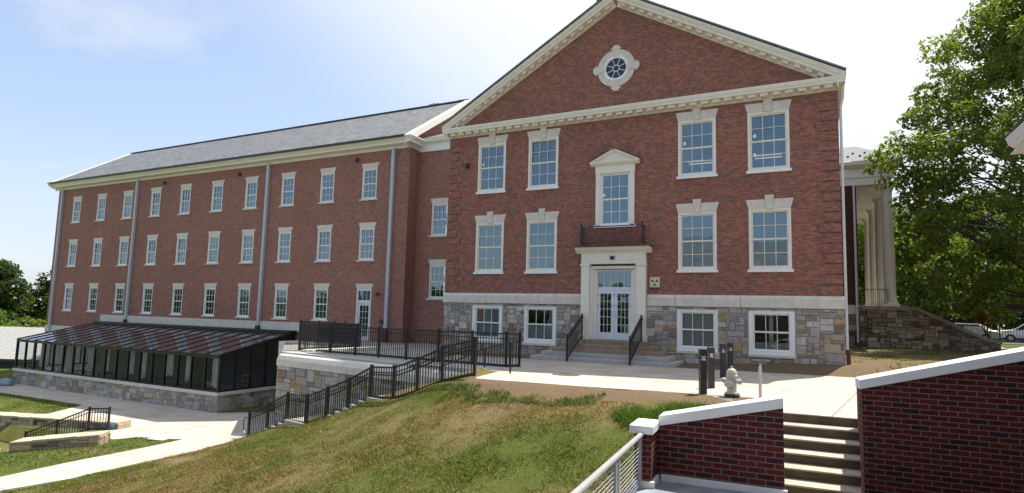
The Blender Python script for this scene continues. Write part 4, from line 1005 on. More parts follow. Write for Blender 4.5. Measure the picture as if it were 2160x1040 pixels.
# flat roof in front of the low wall, with its wire rail
fr = tag(empty('flat_roof', LO, LR), 'grey flat roof deck with pale upstand below the brick pier', 'roof')
m = MB(); m.box(-1.75,4.6,-9.5,-.04,-4.35,-4.085); m.build('deck', MEMB, fr)
RAILM = plain('rail_metal', (.36,.36,.37), .4, var=.06)
rl = tag(empty('wire_railing', LO, LR), 'grey metal railing with horizontal wires meeting the brick pier', 'railing')
rx = -1.60
m = MB(); m.tube([(rx,-.42,-3.46),(rx,-9.4,-3.46)], .032, 10); m.build('top_rail', RAILM, rl)
for y in (-.52,-1.68,-1.80,-3.3,-4.8,-6.3,-7.8):
    m = MB(); m.box(rx-.02, rx+.02, y-.028, y+.028, -4.08, -3.48); m.build('post', RAILM, rl)
m = MB()
for k in range(12): m.tube([(rx,-.46,-4.03+.044*k),(rx,-9.4,-4.03+.044*k)], .0045, 5)
m.build('wires', RAILM, rl)

# ------------------------------------------------------------------ bollards, hydrant, marker, cover
def bollard():
    r = empty('bollard_light'); m = MB(); m.box(-.075,.075,-.075,.075,0,.78); m.build('post', DARKB, r, bevel=.006)
    m = MB(); m.box(-.077,.077,-.077,.077,.88,1.04); m.build('hood', DARKB, r, bevel=.006)
    m = MB()
    for a in (-1,1):
        for b in (-1,1): m.box(a*.062-.012,a*.062+.012,b*.062-.012,b*.062+.012,.78,.88)
    m.build('corner_stanchion', DARKB, r)
    m = MB(); m.lathe([(.074,.781),(.035,.83),(.070,.879)], (0,0,0), 12); m.build('reflector', PALEM, r); return r
b0 = bollard()
lab = ['nearest dark bollard light, left of the hydrant at the walk edge', 'second dark bollard light just behind the nearest one', 'dark bollard light on the shaded walk left of the hydrant top', 'farthest dark bollard light, seen just above the hydrant']
for i, (x, y) in enumerate(((5.12,-9.95),(5.09,-8.4),(4.97,-4.9),(5.0,-3.15))):
    o = b0 if i == 0 else copy_tree(b0); o.location = (x, y, float(h_up(x, y))); o.rotation_euler.z = R_(28); tag(o, lab[i], 'bollard', 'bollard lights beside the walk')
HYD = plain('hydrant_paint', (.56,.53,.46), .5, var=.15, scale=12); 
hy = tag(empty('fire_hydrant', (5.78,-10.12,float(h_up(5.78,-10.1))), R_(-24)), 'pale grey fire hydrant with side nozzles by the walk', 'hydrant')
m = MB(); m.lathe([(.155,.08),(.155,.11),(.115,.115),(.105,.16),(.10,.45),(.125,.455),(.125,.49),(.115,.50),(.11,.56),(.085,.61),(.045,.64),(.025,.645),(.025,.69),(0.01,.69)], (0,0,0), 18); m.build('barrel', HYD, hy, smooth=False)
m = MB(); m.lathe([(.17,-.05),(.17,.07),(.14,.09)], (0,0,0), 16); m.build('base_flange', DARKB, hy)
for s in (-1, 1):
    m = MB(); m.tube([(s*.08,0,.36),(s*.17,0,.36),(s*.171,0,.36),(s*.22,0,.36)], [.048,.048,.066,.058], 12); c = m.build('nozzle', HYD, hy); m = MB(); m.tube([(s*.22,0,.36),(s*.26,0,.36)], .025, 6); m.build('nut', HYD, c)
m = MB(); m.tube([(0,-.08,.30),(0,-.16,.30),(0,-.161,.30),(0,-.20,.30)], [.07,.07,.085,.075], 14); m.build('pumper_nozzle', HYD, hy)
PINK = plain('stake_paint', (.62,.54,.55), .5, var=.06)
stk = tag(empty('marker_stake', (6.35,-9.75,float(h_up(6.35,-9.75))-.05)), 'thin pale pink marker post right of the hydrant', 'post')
m = MB(); m.tube([(0,0,0),(0,0,.72),(0.01,0,.80)], [.035,.035,.012], 8); m.build('shaft', PINK, stk)
m = MB(); m.lathe([(.42,0),(.42,.008),(.38,.012)], (0.85,-7.75,float(h_up(.85,-7.75))), 20); tag(m.build('drain_cover', DRAIN), 'round rusty drain cover set in the concrete walk', 'drain cover')

# ------------------------------------------------------------------ lower-left: low stone walls, small stair rail, bags
def low_wall(name, label, P, Q, wd, h0, h1, zt0, zt1):
    P, Q = Vector(P), Vector(Q); d = Q-P; L = d.length; a = math.atan2(d.y, d.x)
    r = tag(empty(name, (P.x, P.y, 0), a), label, 'wall')
    fn = lambda u: zt0+(zt1-zt0)*u/L
    m = MB(); m.prism([(0,h0),(L,h1),(L,zt1-.1),(0,zt0-.1)], lambda u, w, t: (u, t, w), .02, wd-.02); m.build('core', MORTAR, r)
    m = MB(); pal = [(.30,.25,.19),(.40,.31,.20),(.20,.17,.14),(.46,.36,.24),(.34,.25,.15),(.14,.11,.09)]
    ashlar(m, 0, L, min(h0,h1), max(zt0,zt1)-.1, lambda u, w, o: (u, .018-o, w), top=lambda u: fn(u)-.1, pal=pal, wts=[1]*6, cell=.13)
    ashlar(m, 0, wd, min(h0,h1), zt1-.1, lambda u, w, o: (L-.02+o, u, w), pal=pal, wts=[1]*6, cell=.13)
    m.build('ashlar_facing', STONE, r)
    m = MB(); n = max(2, int(L/.7))
    for k in range(n):
        u0, u1 = L*k/n+.006, L*(k+1)/n-.006
        m.prism([(u0,fn(u0)-.1),(u1,fn(u1)-.1),(u1,fn(u1)+.01*((k*7)%3-1)),(u0,fn(u0)+.01*((k*5)%3-1))], lambda u, w, t: (u, t, w), -.03, wd+.03)
    m.build('coping', plain('sandy_coping', (.46,.38,.29), .9, var=.2, scale=4, bump=.4), r, bevel=.015)
low_wall('stone_wall', 'low stone wall with pale top beside the small stair, nearest the curved path', (-20.0,-12.3), (-17.5,-10.45), .85, -8.9, -8.4, -7.40, -7.13)
low_wall('stone_wall', 'long low stone wall behind the small black stair rail', (-34,-10.35), (-22.3,-6.95), .8, -9.4, -8.6, -7.75, -7.70)
low_wall('stone_wall', 'short low stone wall fragment at the left picture edge beside the lawn', (-23.6,-14.0), (-21.3,-12.3), .6, -9.0, -8.9, -7.95, -7.92)
srl = tag(empty('small_stair_rail', (0,0,0)), 'short black sloping handrail over the small stair in the lower lawn', 'railing')
fence(srl, [Vector((-19.6,-8.95,-7.52)), Vector((-20.6,-9.2,-7.58)), Vector((-22.1,-9.65,-8.2)), Vector((-23.6,-10.1,-8.8))], .98, z_bot=.12, pick=.13)
bsm = tag(empty('small_stair'), 'short concrete stair between the low stone walls', 'stairs')
for k in range(6):
    m = MB(); u = -20.9-.5*k; m.box(u-.55, u, -10.6, -9.0, -9.6, -7.72-.16*k); m.build('step', STEPC, bsm)
HATCH = plain('hatch_concrete', (.52,.50,.45), .8, var=.1)
m = MB(); m.box(-.38,.38,-.2,.2,0,.05); o = m.build('utility_hatch', HATCH, None, (-15.75,-9.22,float(h_pl(-15.75,0))+.01), (0,0,R_(12)), bevel=.01); tag(o, 'small pale concrete hatch set in the lower lawn', 'hatch')
BLUE = plain('blue_plate', (.10,.32,.55), .5)
m = MB(); m.box(-.16,.16,-.02,.02,0,.16); tag(m.build('blue_plate', BLUE, None, (-22.55,-7.12,-7.92), (0,0,R_(16))), 'small blue plate fixed to the end of the low stone wall', 'plate')
def bag(name, label, cat, loc, sx, sy, sz, mat_, seed):
    bm = bmesh.new(); bmesh.ops.create_icosphere(bm, subdivisions=3, radius=1); r = random.Random(seed)
    ph = [r.uniform(0, 6) for _ in range(6)]
    for v in bm.verts:
        c = v.co; k = 1+.12*math.sin(3*c.x+ph[0])*math.sin(4*c.y+ph[1])+.08*math.sin(7*c.z+5*c.x+ph[2]); z = max(c.z*k, -.45)
        v.co = (c.x*k*sx, c.y*k*sy, (z+.45)*sz)
    me = bpy.data.meshes.new(name); bm.to_mesh(me); bm.free(); tag(link(name, me, mat_, None, loc, None, True), label, cat)
bag('material_sack', 'lumpy pale blue covered sack by the left end of the glasshouse wall', 'sack', (-44.3,-1.95,-8.1), .5, .4, .36, plain('tarp_blue', (.17,.25,.33), .6, var=.4, scale=2), 1)
bag('material_sack', 'low dark grey sack left of the pale blue one', 'sack', (-45.6,-2.0,-8.1), .8, .45, .26, plain('tarp_grey', (.13,.15,.17), .7, var=.3, scale=2), 2)

# ------------------------------------------------------------------ foliage
def leaf_cloud(name, C0, N_, size, cols, parent=None, m=LEAF, seed=1, flat=.5):
    """C0: clump centres (n,4: x,y,z,radius)"""
    r = np.random.default_rng(seed); C0 = np.asarray(C0); w = C0[:, 3]**2; w = w/w.sum()
    ci = r.choice(len(C0), N_, p=w); d = r.normal(size=(N_, 3)); d /= np.linalg.norm(d, axis=1)[:, None]
    rad = r.uniform(.35, 1, N_)**.6
    P = C0[ci, :3] + d*(rad*C0[ci, 3])[:, None]*np.array([1, 1, .75])
    nrm = r.normal(size=(N_, 3)) + d*.7 + np.array([0, 0, .6]); nrm /= np.linalg.norm(nrm, axis=1)[:, None]
    t = np.cross(nrm, r.normal(size=(N_, 3))); t /= np.linalg.norm(t, axis=1)[:, None]; b = np.cross(nrm, t)
    s = size*r.uniform(.55, 1.3, N_)[:, None]
    # pointed leaf: four corners, folded on the midrib
    V = np.stack([P - t*s*.62, P - b*s*.30 + nrm*s*.08, P + t*s*.62, P + b*s*.30 + nrm*s*.08], 1).reshape(-1, 3)
    Fq = np.arange(4*N_).reshape(-1, 4)
    cols = np.array(cols); tone = r.integers(0, len(cols), len(C0))[ci]; mixk = r.uniform(0, 1, N_) < .35
    tone = np.where(mixk, r.integers(0, len(cols), N_), tone)
    c = cols[tone]*r.uniform(.75, 1.25, N_)[:, None]
    me = bpy.data.meshes.new(name); me.from_pydata(V.tolist(), [], Fq.tolist())
    at = me.color_attributes.new('col', 'FLOAT_COLOR', 'POINT')
    cc = np.concatenate([np.repeat(c, 4, 0), np.ones((4*N_, 1))], 1).astype(np.float32); at.data.foreach_set('color', cc.ravel())
    return link(name, me, m, parent)
GREENS = [(.10,.15,.026),(.13,.185,.034),(.08,.125,.026),(.175,.215,.04),(.11,.16,.04)]
DARKG = [(.06,.105,.02),(.08,.13,.025),(.055,.095,.022),(.10,.15,.03)]
DEEPG = [(.042,.078,.018),(.058,.098,.022),(.036,.066,.018),(.075,.11,.025)]
BRIGHT = [(.10,.16,.03),(.13,.19,.035),(.08,.14,.03)]
def limb(mb, p, q, r0, r1, rnd, bend=.12, n=5):
    p, q = Vector(p), Vector(q); L = (q-p).length; o = Vector((rnd.uniform(-1,1), rnd.uniform(-1,1), rnd.uniform(-.3,.9)))*L*bend
    pts = [p.lerp(q, t)+o*math.sin(math.pi*t) for t in [i/n for i in range(n+1)]]
    mb.tube(pts, [r0+(r1-r0)*i/n for i in range(n+1)], 6)
    return pts
def tree(name, label, base, hgt, shape, nclump, nleaf, lsize, cols, trunk_r, seed, group=None, clump=(.7,1.4), lean=(0,0), limbs=True, avoid=None, extra=()):
    """shape(z fraction) -> radius"""
    r = random.Random(seed); root = tag(empty(name, base), label, 'tree', group)
    m = MB(); tip = Vector((lean[0], lean[1], hgt*.86))
    tp = limb(m, (0,0,-.3), tip, trunk_r, trunk_r*.15, r, .03, 9)
    cl = []
    for i in range(nclump):
        f = r.uniform(.0, 1)**.9; zc = shape.z0 + (hgt-shape.z0)*f
        rad = shape(f); a = r.uniform(0, 2*math.pi); rr = rad*math.sqrt(r.uniform(.12, 1))
        c = Vector((lean[0]*zc/hgt + rr*math.cos(a), lean[1]*zc/hgt + rr*math.sin(a), zc))
        if avoid and avoid(base[0]+c.x, base[1]+c.y, base[2]+c.z): continue
        cs = r.uniform(*clump); cl.append((c.x, c.y, c.z, cs))
        if limbs and i % 5 == 0:
            k = min(len(tp)-2, max(1, int((zc*.62)/hgt*len(tp)))); s = tp[k]
            pts = limb(m, s, c, max(.03, trunk_r*.30*(1-zc/hgt)+.02), .012, r)
    for (X, Y, Z, cs) in extra:
        c = Vector((X, Y, Z))-Vector(base); cl.append((c.x, c.y, c.z, cs))
        if cs > .7: limb(m, tp[4], c, .06, .012, r)
    m.build('trunk', BARK, root)
    leaf_cloud('crown', cl, nleaf, lsize, cols, root, seed=seed)
    return root
class Sh:
    def __init__(s, z0, pts): s.z0 = z0; s.p = pts
    def __call__(s, f): return float(np.interp(f, [a for a, b in s.p], [b for a, b in s.p]))
# big tree at the right
tree('shade_tree', 'large leafy green tree overhanging the portico at the right', (20.2,17.6,-3.3), 21.5, Sh(1.6, [(0,6.5),(.20,7.5),(.265,10.4),(.40,10.4),(.52,8.0),(.72,6.4),(.9,4.8),(1,1.8)]), 520, 88000, .235, GREENS, .42, 11, clump=(.5,1.15), avoid=lambda x, y, z: (x < 13.4 and y > 15.2 and z < 11) or (x < 12.6 and z < 3.5),
     extra=[(11.0,13.5,7.2,.55),(11.7,13,6.5,.7),(12.4,13.5,5.4,.75),(11.9,13,8.1,.6),(12.9,13,4.4,.7),(13.2,13,6.3,.8),(13.6,13.5,8.1,.8),(12.6,13.2,7.3,.75),(13.2,13.4,3.2,.7),(11.3,13.3,5.7,.45),(12.0,13.2,4.6,.45),(10.7,13.6,6.6,.4),(12.7,13,9.0,.7),(13.5,13.2,5.2,.8),(14.2,13.5,7.2,.9),(14.0,13,3.9,.9),(13.6,14,2.2,.8),(14.6,14,5.6,.9),(12.5,13,2.8,.5),(12.2,13.1,3.6,.45),(12.9,12.8,1.6,.5),(12.0,12.8,5.8,.55),(11.5,13.2,7.6,.6),(12.9,13.2,5.9,.7),(13.1,13.4,9.4,.8),(12.4,13,6.4,.6),(14.3,13.6,1.2,.8),(13.2,13.2,.6,.5)])
bgt = [(14.5,44,12.5,5.5),(22.5,50,13,6),(31,47,13,6),(37,46,14.5,6.5),(26,58,15,7),(16,60,14,6.5),(42,34,13,6),(8,66,12,6)]
BL_ = ['directly behind the portico columns','left of the parked cars','above the parked cars','at the right picture edge beyond the big tree','far behind the parked cars','deep behind the portico','close to the right picture edge','just right of the gabled hall corner']
for i, (x, y, h, rr) in enumerate(bgt):
    tree('background_tree', 'dense dark tree %s' % BL_[i], (x, y, -3.2), h, Sh(.8, [(0,rr*.75),(.3,rr),(.7,rr*.8),(1,rr*.3)]), 120, 20000, .38, DARKG if i % 2 else GREENS, .3, 30+i, 'trees beyond the portico', clump=(1.0,2.0), limbs=i < 4)
# trees beyond the left end of the wing
lt = [(-108,14,15,6),(-118,27,15.5,6),(-125,42,16.5,6.5),(-112,38,15,6),(-132,22,16,7),(-139,55,17,7),(-104,2,14,6),(-148,36,18,8)]
LL = ['at the far left behind the pale bright tree','left of the brick wing, second in the far row','tallest of the far row by the wing corner','touching the left corner of the brick wing','far left, partly behind the first','farthest crown beside the wing corner','lowest at the left picture edge','rounded crown on the left skyline']
for i, (x, y, h, rr) in enumerate(lt):
    tree('distant_tree', 'dark round tree %s' % LL[i], (x, y, -12.0), h, Sh(.5, [(0,rr*.8),(.4,rr),(.75,rr*.8),(1,rr*.35)]), 70, 12000, .7, DEEPG, .4, 60+i, 'trees beyond the left end of the wing', clump=(1.6,2.8), limbs=False)
for i, (x, y, h, rr, t) in enumerate(((-78,9.5,6.3,4.2,'bright green bushy tree above the pale low roof'),(-83,17,5.2,3.2,'smaller bright bushy tree next to the wing corner'),(-90,8,8.2,4,'yellow green tree at the left picture edge'))):
    tree('bushy_tree', t, (x, y, -10.0), h, Sh(.4, [(0,rr*.8),(.4,rr),(.8,rr*.7),(1,rr*.3)]), 50, 8000, .45, BRIGHT if i != 1 else GREENS, .2, 80+i, None, clump=(.9,1.6), limbs=False)
# unseen trees added to the south to darken what the windows mirror
r_ = random.Random(4); cl_ = [(r_.uniform(-190,-8), -74+r_.uniform(-8,8), r_.uniform(-8,.5), r_.uniform(3,5.5)) for _ in range(190)]
tag(leaf_cloud('added_wood', cl_, 22000, 1.3, DARKG, seed=91), kind='stuff')
# dead brown sapling by the cheek wall
BROWNL = [(.26,.12,.05),(.32,.16,.07),(.2,.09,.04)]
tree('dead_sapling', 'thin sapling with dead rusty brown leaves near the cheek wall end', (16.7,18.5,-3.3), 4.3, Sh(1.5, [(0,.35),(.4,.75),(.8,.5),(1,.2)]), 26, 1300, .20, BROWNL, .05, 5, clump=(.2,.4))

# ------------------------------------------------------------------ grass
def grass_patch(name, n, box, poly_ok, cols_fn, hlo, hhi, seed, wdt=.012, lean=.55):
    r = np.random.default_rng(seed); x = r.uniform(box[0], box[1], n); y = r.uniform(box[2], box[3], n)
    k = poly_ok(x, y); x, y = x[k], y[k]; n = len(x); z = h_ground(x, y) + relief(x, y) - .015
    h = r.uniform(hlo, hhi, n)*(1+.5*nz(x, y, 2.1, 21)); h = np.clip(h, hlo*.6, hhi*1.5); a = r.uniform(0, 2*np.pi, n); ln = r.uniform(.1, lean, n)*h*2; la = r.uniform(0, 2*np.pi, n)
    w = wdt*r.uniform(.7, 1.6, n); dx, dy = np.cos(a)*w, np.sin(a)*w
    V = np.stack([np.stack([x-dx, y-dy, z], 1), np.stack([x+dx, y+dy, z], 1), np.stack([x+np.cos(la)*ln, y+np.sin(la)*ln, z+h], 1)], 1).reshape(-1, 3)
    c = cols_fn(x, y, r)
    me = bpy.data.meshes.new(name); me.from_pydata(V.tolist(), [], np.arange(3*n).reshape(-1, 3).tolist())
    at = me.color_attributes.new('col', 'FLOAT_COLOR', 'POINT'); at.data.foreach_set('color', np.concatenate([np.repeat(c, 3, 0), np.ones((3*n, 1))], 1).astype(np.float32).ravel())
    return tag(link(name, me, GRASS), kind='stuff')
def hill_ok(x, y):
    d, s = cover(x, y)
    ok = ~(inpoly(x, y, WALK) | inpoly(x, y, PLAZA) | inpoly(x, y, [(5.35,-16.4),(14,-16),(15,-34),(5.6,-34)]) | inpoly(x, y, [(5.3,-17.2),(7.1,-17.2),(7.1,-16.3),(5.3,-16.4)]))
    ok &= inpoly(x, y, [(-11.2,-8.75),(-.9,-10.75),(2.5,-10.5),(5.2,-10.35),(6.6,-10.7),(6.6,-16.4),(5.5,-17.5),(5.5,-24),(-13,-24),(-11.4,-16.2),(-11.2,-12.6)])
    return ok & (np.random.default_rng(2).uniform(size=x.shape) > d*.97)
def hill_cols(x, y, r):
    d, s = cover(x, y); n = len(x)
    g = np.array([(.115,.145,.024),(.16,.18,.04),(.095,.125,.022)])[r.integers(0, 3, n)]
    b = np.array([(.25,.20,.085),(.34,.27,.14),(.20,.155,.06),(.24,.17,.075)])[r.integers(0, 4, n)]
    near = 1-sstep(.2, 1.6, np.abs((y+10.49) + math.tan(TH)*(x+.73)))          # greener strip along the stair
    q = r.uniform(size=n) < np.clip(s*1.05 - .5*near*(x < -1), .08, .95)
    return np.where(q[:, None], b, g)*r.uniform(.62, 1.16, n)[:, None]
grass_patch('hill_grass', 430000, (-13, 6.8, -24, -8.6), hill_ok, hill_cols, .025, .075, 1, .008, .8)
def clump_ok(x, y): return hill_ok(x, y) & (nz(x, y, 3.1, 51) > .12)
grass_patch('grass_clumps', 70000, (-13, 6.8, -20, -8.6), clump_ok, hill_cols, .05, .11, 12, .009, 1.1)
def lawn_ok(x, y):
    pv = inpoly(x, y, PLAZA); return ~pv & (inpoly(x, y, [(-14.3,-9.0),(-17.8,-8.8),(-18,-10),(-20.5,-12.8),(-40,-24),(-15.4,-19),(-14.0,-15.1)]) | inpoly(x, y, [(-29.7,-6.3),(-31.4,-3.65),(-48,-4.0),(-48,-9),(-36,-9.5),(-31.6,-7.6)]) | inpoly(x, y, [(-22,-9),(-34,-12),(-34,-15),(-21,-12)]))
def lawn_cols(x, y, r):
    d, s = cover(x, y); n = len(x); g = np.array([(.060,.115,.020),(.085,.145,.028),(.05,.095,.018)])[r.integers(0, 3, n)]; b = np.array([(.22,.17,.08),(.16,.13,.05)])[r.integers(0, 2, n)]
    return np.where((r.uniform(size=n) < s*.7)[:, None], b, g)*r.uniform(.75, 1.25, n)[:, None]
grass_patch('lawn_grass', 130000, (-48, -13, -24, -3.5), lawn_ok, lawn_cols, .03, .07, 4, .016)
def tuft_ok(x, y): return ((x-4.75)/.95)**2 + ((y+12.7)/.6)**2 < 1 + .3*nz(x, y, 4, 8)
grass_patch('grass_tuft', 9000, (3.4, 6.4, -13.8, -11.6), tuft_ok, lambda x, y, r: np.array([(.075,.14,.022),(.10,.17,.03),(.06,.11,.02)])[r.integers(0, 3, len(x))]*r.uniform(.8, 1.3, len(x))[:, None], .12, .30, 6, .012, .8)
def weed_ok(x, y): return (nz(x, y, 2.3, 31) > .42) & ~inpoly(x, y, WALK) & ((x > 8.9) | (y < -10.6))
grass_patch('verge_grass', 26000, (8.8, 24, -10, 16.5), weed_ok, lambda x, y, r: np.array([(.08,.15,.03),(.11,.17,.04),(.24,.19,.09)])[r.integers(0, 3, len(x))]*r.uniform(.7, 1.2, len(x))[:, None], .06, .2, 8, .02, .7)
grass_patch('edge_weeds', 3500, (-1, 3.2, -12.2, -11.2), lambda x, y: nz(x, y, 3, 41) > .1, lambda x, y, r: np.array([(.09,.14,.04),(.13,.16,.06)])[r.integers(0, 2, len(x))]*r.uniform(.7, 1.2, len(x))[:, None], .06, .16, 9, .012, .8)

# ------------------------------------------------------------------ portico building behind on the right
pt = tag(empty('portico_building'), 'brick building with white columned portico behind the hall', 'building')
PY = 17.0
m = MB(); m.box(6.5, 10.25, PY, PY+16, -.95, 6.42); m.build('brick_wall', BRICK3, pt)
m = MB(); m.box(6.5, 10.28, PY-.04, PY+16, -1.5, -.95); m.build('stone_course', LIME, pt)
m = MB(); m.box(6.5, 10.2, PY+.02, PY+16, -4, -1.5); m.build('base', MORTAR, pt)
m = MB(); ashlar(m, 6.5, 12.5, -4.0, -1.5, lambda u, w, o: (u, PY+.0-o, w), cell=.17, pal=[(.22,.175,.115),(.29,.235,.155),(.13,.105,.075),(.37,.315,.225)], wts=[1]*4); m.build('ashlar_facing', STONE, pt)
m = MB(); m.box(6.5, 12.1, PY-.1, PY+15.5, 6.42, 7.45); m.box(6.4, 12.2, PY-.16, PY+15.6, 6.88, 6.93)
m.prism([(0,7.45),(-.2,7.45),(-.55,7.62),(-.62,7.80),(0,7.84)], lambda u, w, t: (t, PY+u, w), 6.2, 12.7); m.prism([(0,7.45),(.2,7.45),(.55,7.62),(.62,7.80),(0,7.84)], lambda u, w, t: (12.1+u, t, w), PY-.6, PY+16)
m.build('entablature', CREAM, pt)
m = MB(); m.box(10.26, 11.95, PY+.2, PY+15.4, 6.30, 6.418); m.build('porch_ceiling', CREAM, pt)
ROOFW = plain('pale_roof', (.26,.26,.265), .9, .08, var=.08)
m = MB(); m.poly([(6.1,PY-.64,7.83),(12.74,PY-.64,7.83),(12.74-2.2,PY+4,9.95),(6.1,PY+4,9.95)]); m.poly([(12.74,PY-.64,7.83),(12.74,PY+16,7.83),(10.54,PY+12,9.95),(10.54,PY+4,9.95)]); m.build('roof', ROOFW, pt)
m = MB()
for j in range(2):
    for i in range(9): x = 6.6+.66*i+.33*j; y = PY+.5+.9*j; z = 7.83+2.12*(y-PY+.64)/4.64; m.box(x-.06, x+.06, y-.04, y+.04, z, z+.10)
m.build('snow_guard', DARKB, pt)
for y in (PY+.45, PY+4.6, PY+8.8, PY+13):
    m = MB(); m.lathe([(.40,0),(.40,.12),(.34,.16),(.36,.26),(.31,.32),(.315,2.5),(.27,6.85),(.30,6.9),(.34,7.0),(.36,7.1)], (11.90, y, -.85), 20); m.box(11.46,12.34,y-.44,y+.44,-1.0,-.85); m.box(11.5,12.3,y-.45,y+.45,6.25,6.42); m.build('column', CREAM, pt)
m = MB(); m.box(10.2, 12.75, PY+.02, PY+15.5, -4, -.98); m.build('porch_floor', STEPC, pt)
m = MB()
fn = lambda u, w, t: (u, t, w)
m.prism([(12.3,-4.2),(16.9,-4.2),(16.9,-3.0),(16.2,-2.85),(13.1,-1.22),(12.3,-1.2)], fn, PY-.22, PY+.25); m.build('cheek_wall', plain('dark_mortar', (.13,.11,.085), .95), pt)
m = MB(); topf = lambda u: np.interp(u, [12.3,13.1,16.2,16.9], [-1.2,-1.22,-2.85,-3.0])
ashlar(m, 10.2, 16.9, -4.0, -1.2, lambda u, w, o: (u, PY-.22-o, w), cell=.13, pal=[(.22,.175,.115),(.29,.235,.155),(.13,.105,.075),(.37,.315,.225)], wts=[1]*4, top=topf); m.build('cheek_facing', STONE, pt)
m = MB(); m.prism([(10.2,-1.2),(13.1,-1.22),(16.2,-2.85),(16.95,-2.98),(16.95,-2.80),(16.25,-2.66),(13.15,-1.03),(10.2,-1.02)], fn, PY-.30, PY+.3); m.build('cheek_coping', plain('weathered_coping', (.34,.28,.21), .9, .2, var=.25, scale=3), pt)
for k in range(11):
    m = MB(); m.box(12.75+.3*k, 13.06+.3*k, PY+.3, PY+15, -4.2, -1.1-.17*(k+1)); m.build('step', STEPC, pt)
m = MB(); m.box(10.05,10.17,PY-.14,PY-.02,-3.2,6.4); m.build('downspout', PALEM, pt)
m = MB(); m.box(10.0,10.22,PY-.2,PY-.0,-3.9,-3.2); m.build('downspout_boot', REDB, pt)
m = MB()
for k in range(12): m.box(10.7+.1*k-.01,10.7+.1*k+.01,PY+.1,PY+.12,-.95,.0)
m.box(10.3,11.7,PY+.09,PY+.13,0,.04); m.build('porch_railing', BLACK, pt)
m = MB(); m.tube([(12.35,PY-.1,.0),(12.5,PY-.1,-.1),(13.2,PY-.1,-.35),(16.2,PY-.1,-1.95)], .025, 6); m.build('handrail', BLACK, pt)
# fence beyond the cheek wall
bf = tag(empty('park_fence'), 'tall dark picket fence beyond the sloping cheek wall', 'fence')
fence(bf, [(13.4,25,-3.1),(16.2,25.5,-3.1),(19,26,-3.1),(22,26.5,-3.1),(25,27,-3.1)], 1.9, pick=.16)
tag(sheet('road', [(16.95,15.5),(60,22),(60,33),(17,24)], CONC, h_up, .0, grid=3), kind='structure')
tag(sheet('car_park', [(12,30),(60,33.5),(60,60),(12,60)], plain('asphalt', (.06,.06,.065), .9), h_up, .03, grid=6), kind='structure')

# ------------------------------------------------------------------ parked cars beyond
def car(label, loc, rz, paint):
    r = tag(empty('parked_car', loc, rz), label, 'car', 'cars parked beyond the portico')
    prof = [(-2.2,.35),(-2.2,.75),(-2.05,.92),(-1.55,.98),(-.95,1.42),(.55,1.46),(1.15,1.02),(1.95,.90),(2.18,.70),(2.2,.35)]
    bm = bmesh.new(); L = []
    for t, k in ((-.86,.93),(-.80,1),(.80,1),(.86,.93)):
        L.append([bm.verts.new((x*(.99 if abs(t) > .82 else 1), t*(1 if z < 1.0 else .82), .35+(z-.35)*k)) for x, z in prof])
    for a, b in zip(L[:-1], L[1:]):
        for i in range(len(prof)): j = (i+1) % len(prof); bm.faces.new((a[i], a[j], b[j], b[i]))
    bm.faces.new(L[0][::-1]); bm.faces.new(L[-1]); bmesh.ops.recalc_face_normals(bm, faces=bm.faces[:])
    me = bpy.data.meshes.new('body'); bm.to_mesh(me); bm.free(); link('body', me, paint, r)
    m = MB()
    for s in (-1, 1):
        y = s*.735; m.prism([(-1.35,1.02),(-.9,1.36),(.5,1.38),(.98,1.03)], lambda u, w, t: (u, t, w), y-.02, y+.02)
    m.quad((1.17,-.62,1.04),(1.17,.62,1.04),(.60,.6,1.44),(.60,-.6,1.44)); m.build('side_window', GLASSD, r)
    for sx in (-1.35, 1.35):
        for sy in (-.80, .80):
            w = MB(); w.tube([(sx,sy-.1,.32),(sx,sy+.1,.32)], .32, 16); ww = w.build('wheel', RUBBER, r); h = MB(); h.tube([(sx,sy-.11,.32),(sx,sy+.11,.32)], .18, 12); h.build('rim', GREYM, ww)
    return r
car('silver parked car nearer the cheek wall end under the trees', (18.6,33.5,float(h_up(18.6,33.5))+.03), R_(160), plain('silver_paint', (.45,.47,.48), .3, metal=.5))
car('white parked car right of the silver one under the trees', (23.4,36,float(h_up(23.4,36))+.03), R_(165), plain('white_car', (.7,.7,.7), .3))
car('dark red parked car at the far right under the trees', (28.2,37.5,float(h_up(28.2,37.5))+.03), R_(170), plain('red_car', (.16,.02,.02), .3))

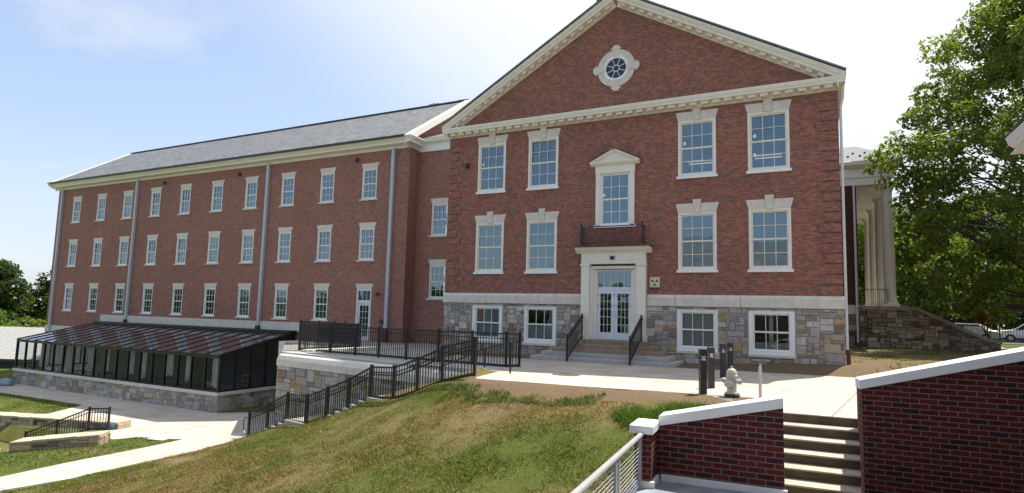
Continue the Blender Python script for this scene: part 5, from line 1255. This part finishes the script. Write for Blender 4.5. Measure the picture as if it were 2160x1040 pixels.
# ------------------------------------------------------------------ low building, green tarp and awning at the far left
lb = tag(empty('low_building', (-68.6,7.4,0), R_(25.5)), 'low building with pale ribbed roof at the far left', 'building')
m = MB(); m.poly([(-14,-6,-7.55),(12,-6,-7.55),(12,0,-4.75),(-14,0,-4.75)]); m.poly([(12,0,-4.75),(12,6,-7.0),(-14,6,-7.0),(-14,0,-4.75)])
for k in range(44): x = -14+.6*k; m.bar((x,-6,-7.53),(x,0,-4.73),.05,.06)
m.build('roof', plain('pale_metal_roof', (.36,.36,.35), .5, var=.06), lb)
m = MB(); m.box(-13.6,11.6,-5.6,5.6,-10.5,-7.6); m.build('wall', DARKB, lb)
m = MB(); m.box(-14,12,-6.08,-6.0,-7.75,-7.5); m.build('fascia', DARKB, lb)
GRN = plain('green_tarp', (.03,.26,.10), .7, var=.25)
m = MB()
for k in range(24):
    x0, x1 = -9+.5*k, -8.5+.5*k; f = lambda q: .12*math.sin(q*2.3)+.1*math.sin(q*5)
    m.quad((x0,f(x0),-9.6),(x1,f(x1),-9.6),(x1,f(x1)*.4,-8.5+.12*math.sin(x1*1.3)),(x0,f(x0)*.4,-8.5+.12*math.sin(x0*1.3)))
tag(m.build('construction_netting', GRN, None, (-62.5,.5,.45), (0,0,R_(25.5))), 'green construction netting low in front of the pale roofed building', 'netting')
rb = tag(empty('red_shed', (-96,24.5,-11), R_(25)), 'small red shed with white roof between the trees at the left', 'shed')
m = MB(); m.box(-3.4,3.4,-1,1,0,5.3); m.build('wall', plain('shed_red', (.32,.03,.04), .6), rb); m = MB(); m.box(-3.7,3.7,-1.3,1.3,5.3,5.9); m.build('roof', WHITE, rb)

# ------------------------------------------------------------------ corner of a neighbouring porch at the right edge
npc = tag(empty('neighbour_house', (10.80,-10.75,0)), 'neighbouring house whose pale eave corner enters at the right picture edge', 'building')
f = lambda u, w, t: (t, u, w)
m = MB(); m.prism([(-.5,1.18),(-.42,1.28),(-.52,1.36),(-.56,1.50),(-.4,1.56),(3,1.56),(3,1.18)], lambda u, w, t: (u+.5, t, w), -9.4, .0)
m.build('eave', PALEM, npc)
m = MB(); m.box(.16, 3, -9.2, -.16, .80, 1.18); m.build('beam', WHITE, npc)
m = MB(); m.poly([(-.05,-9.4,1.565),(8,-9.4,4.2),(8,.05,4.2),(-.05,.05,1.565)]); m.build('porch_roof', SLATE2, npc)
m = MB(); m.box(.35, 9, -19.5, -1.4, -6.5, 3.0); m.build('brick_wall', BRICK3, npc)  # unseen bulk of the house, set close and tall to darken the stair wall
m = MB(); m.box(-16, .30, -29, -18.6, -6.5, 2.2); m.build('rear_wall', plain('render_grey', (.10,.10,.095), .9), npc)
m = MB(); m.prism([(-18.2,2.2),(-29.4,2.2),(-23.8,5.6)], lambda u, w, t: (t, u, w), -16.4, 9); m.build('roof', SLATE2, npc)
for y in (-.4,-4.6,-9.0):
    m = MB(); m.lathe([(.16,-3.9),(.16,-3.6),(.12,-3.5),(.10,.7),(.15,.8)], (.5+.15,y,0), 14)
    if y < -2: m.build('column', WHITE, npc)
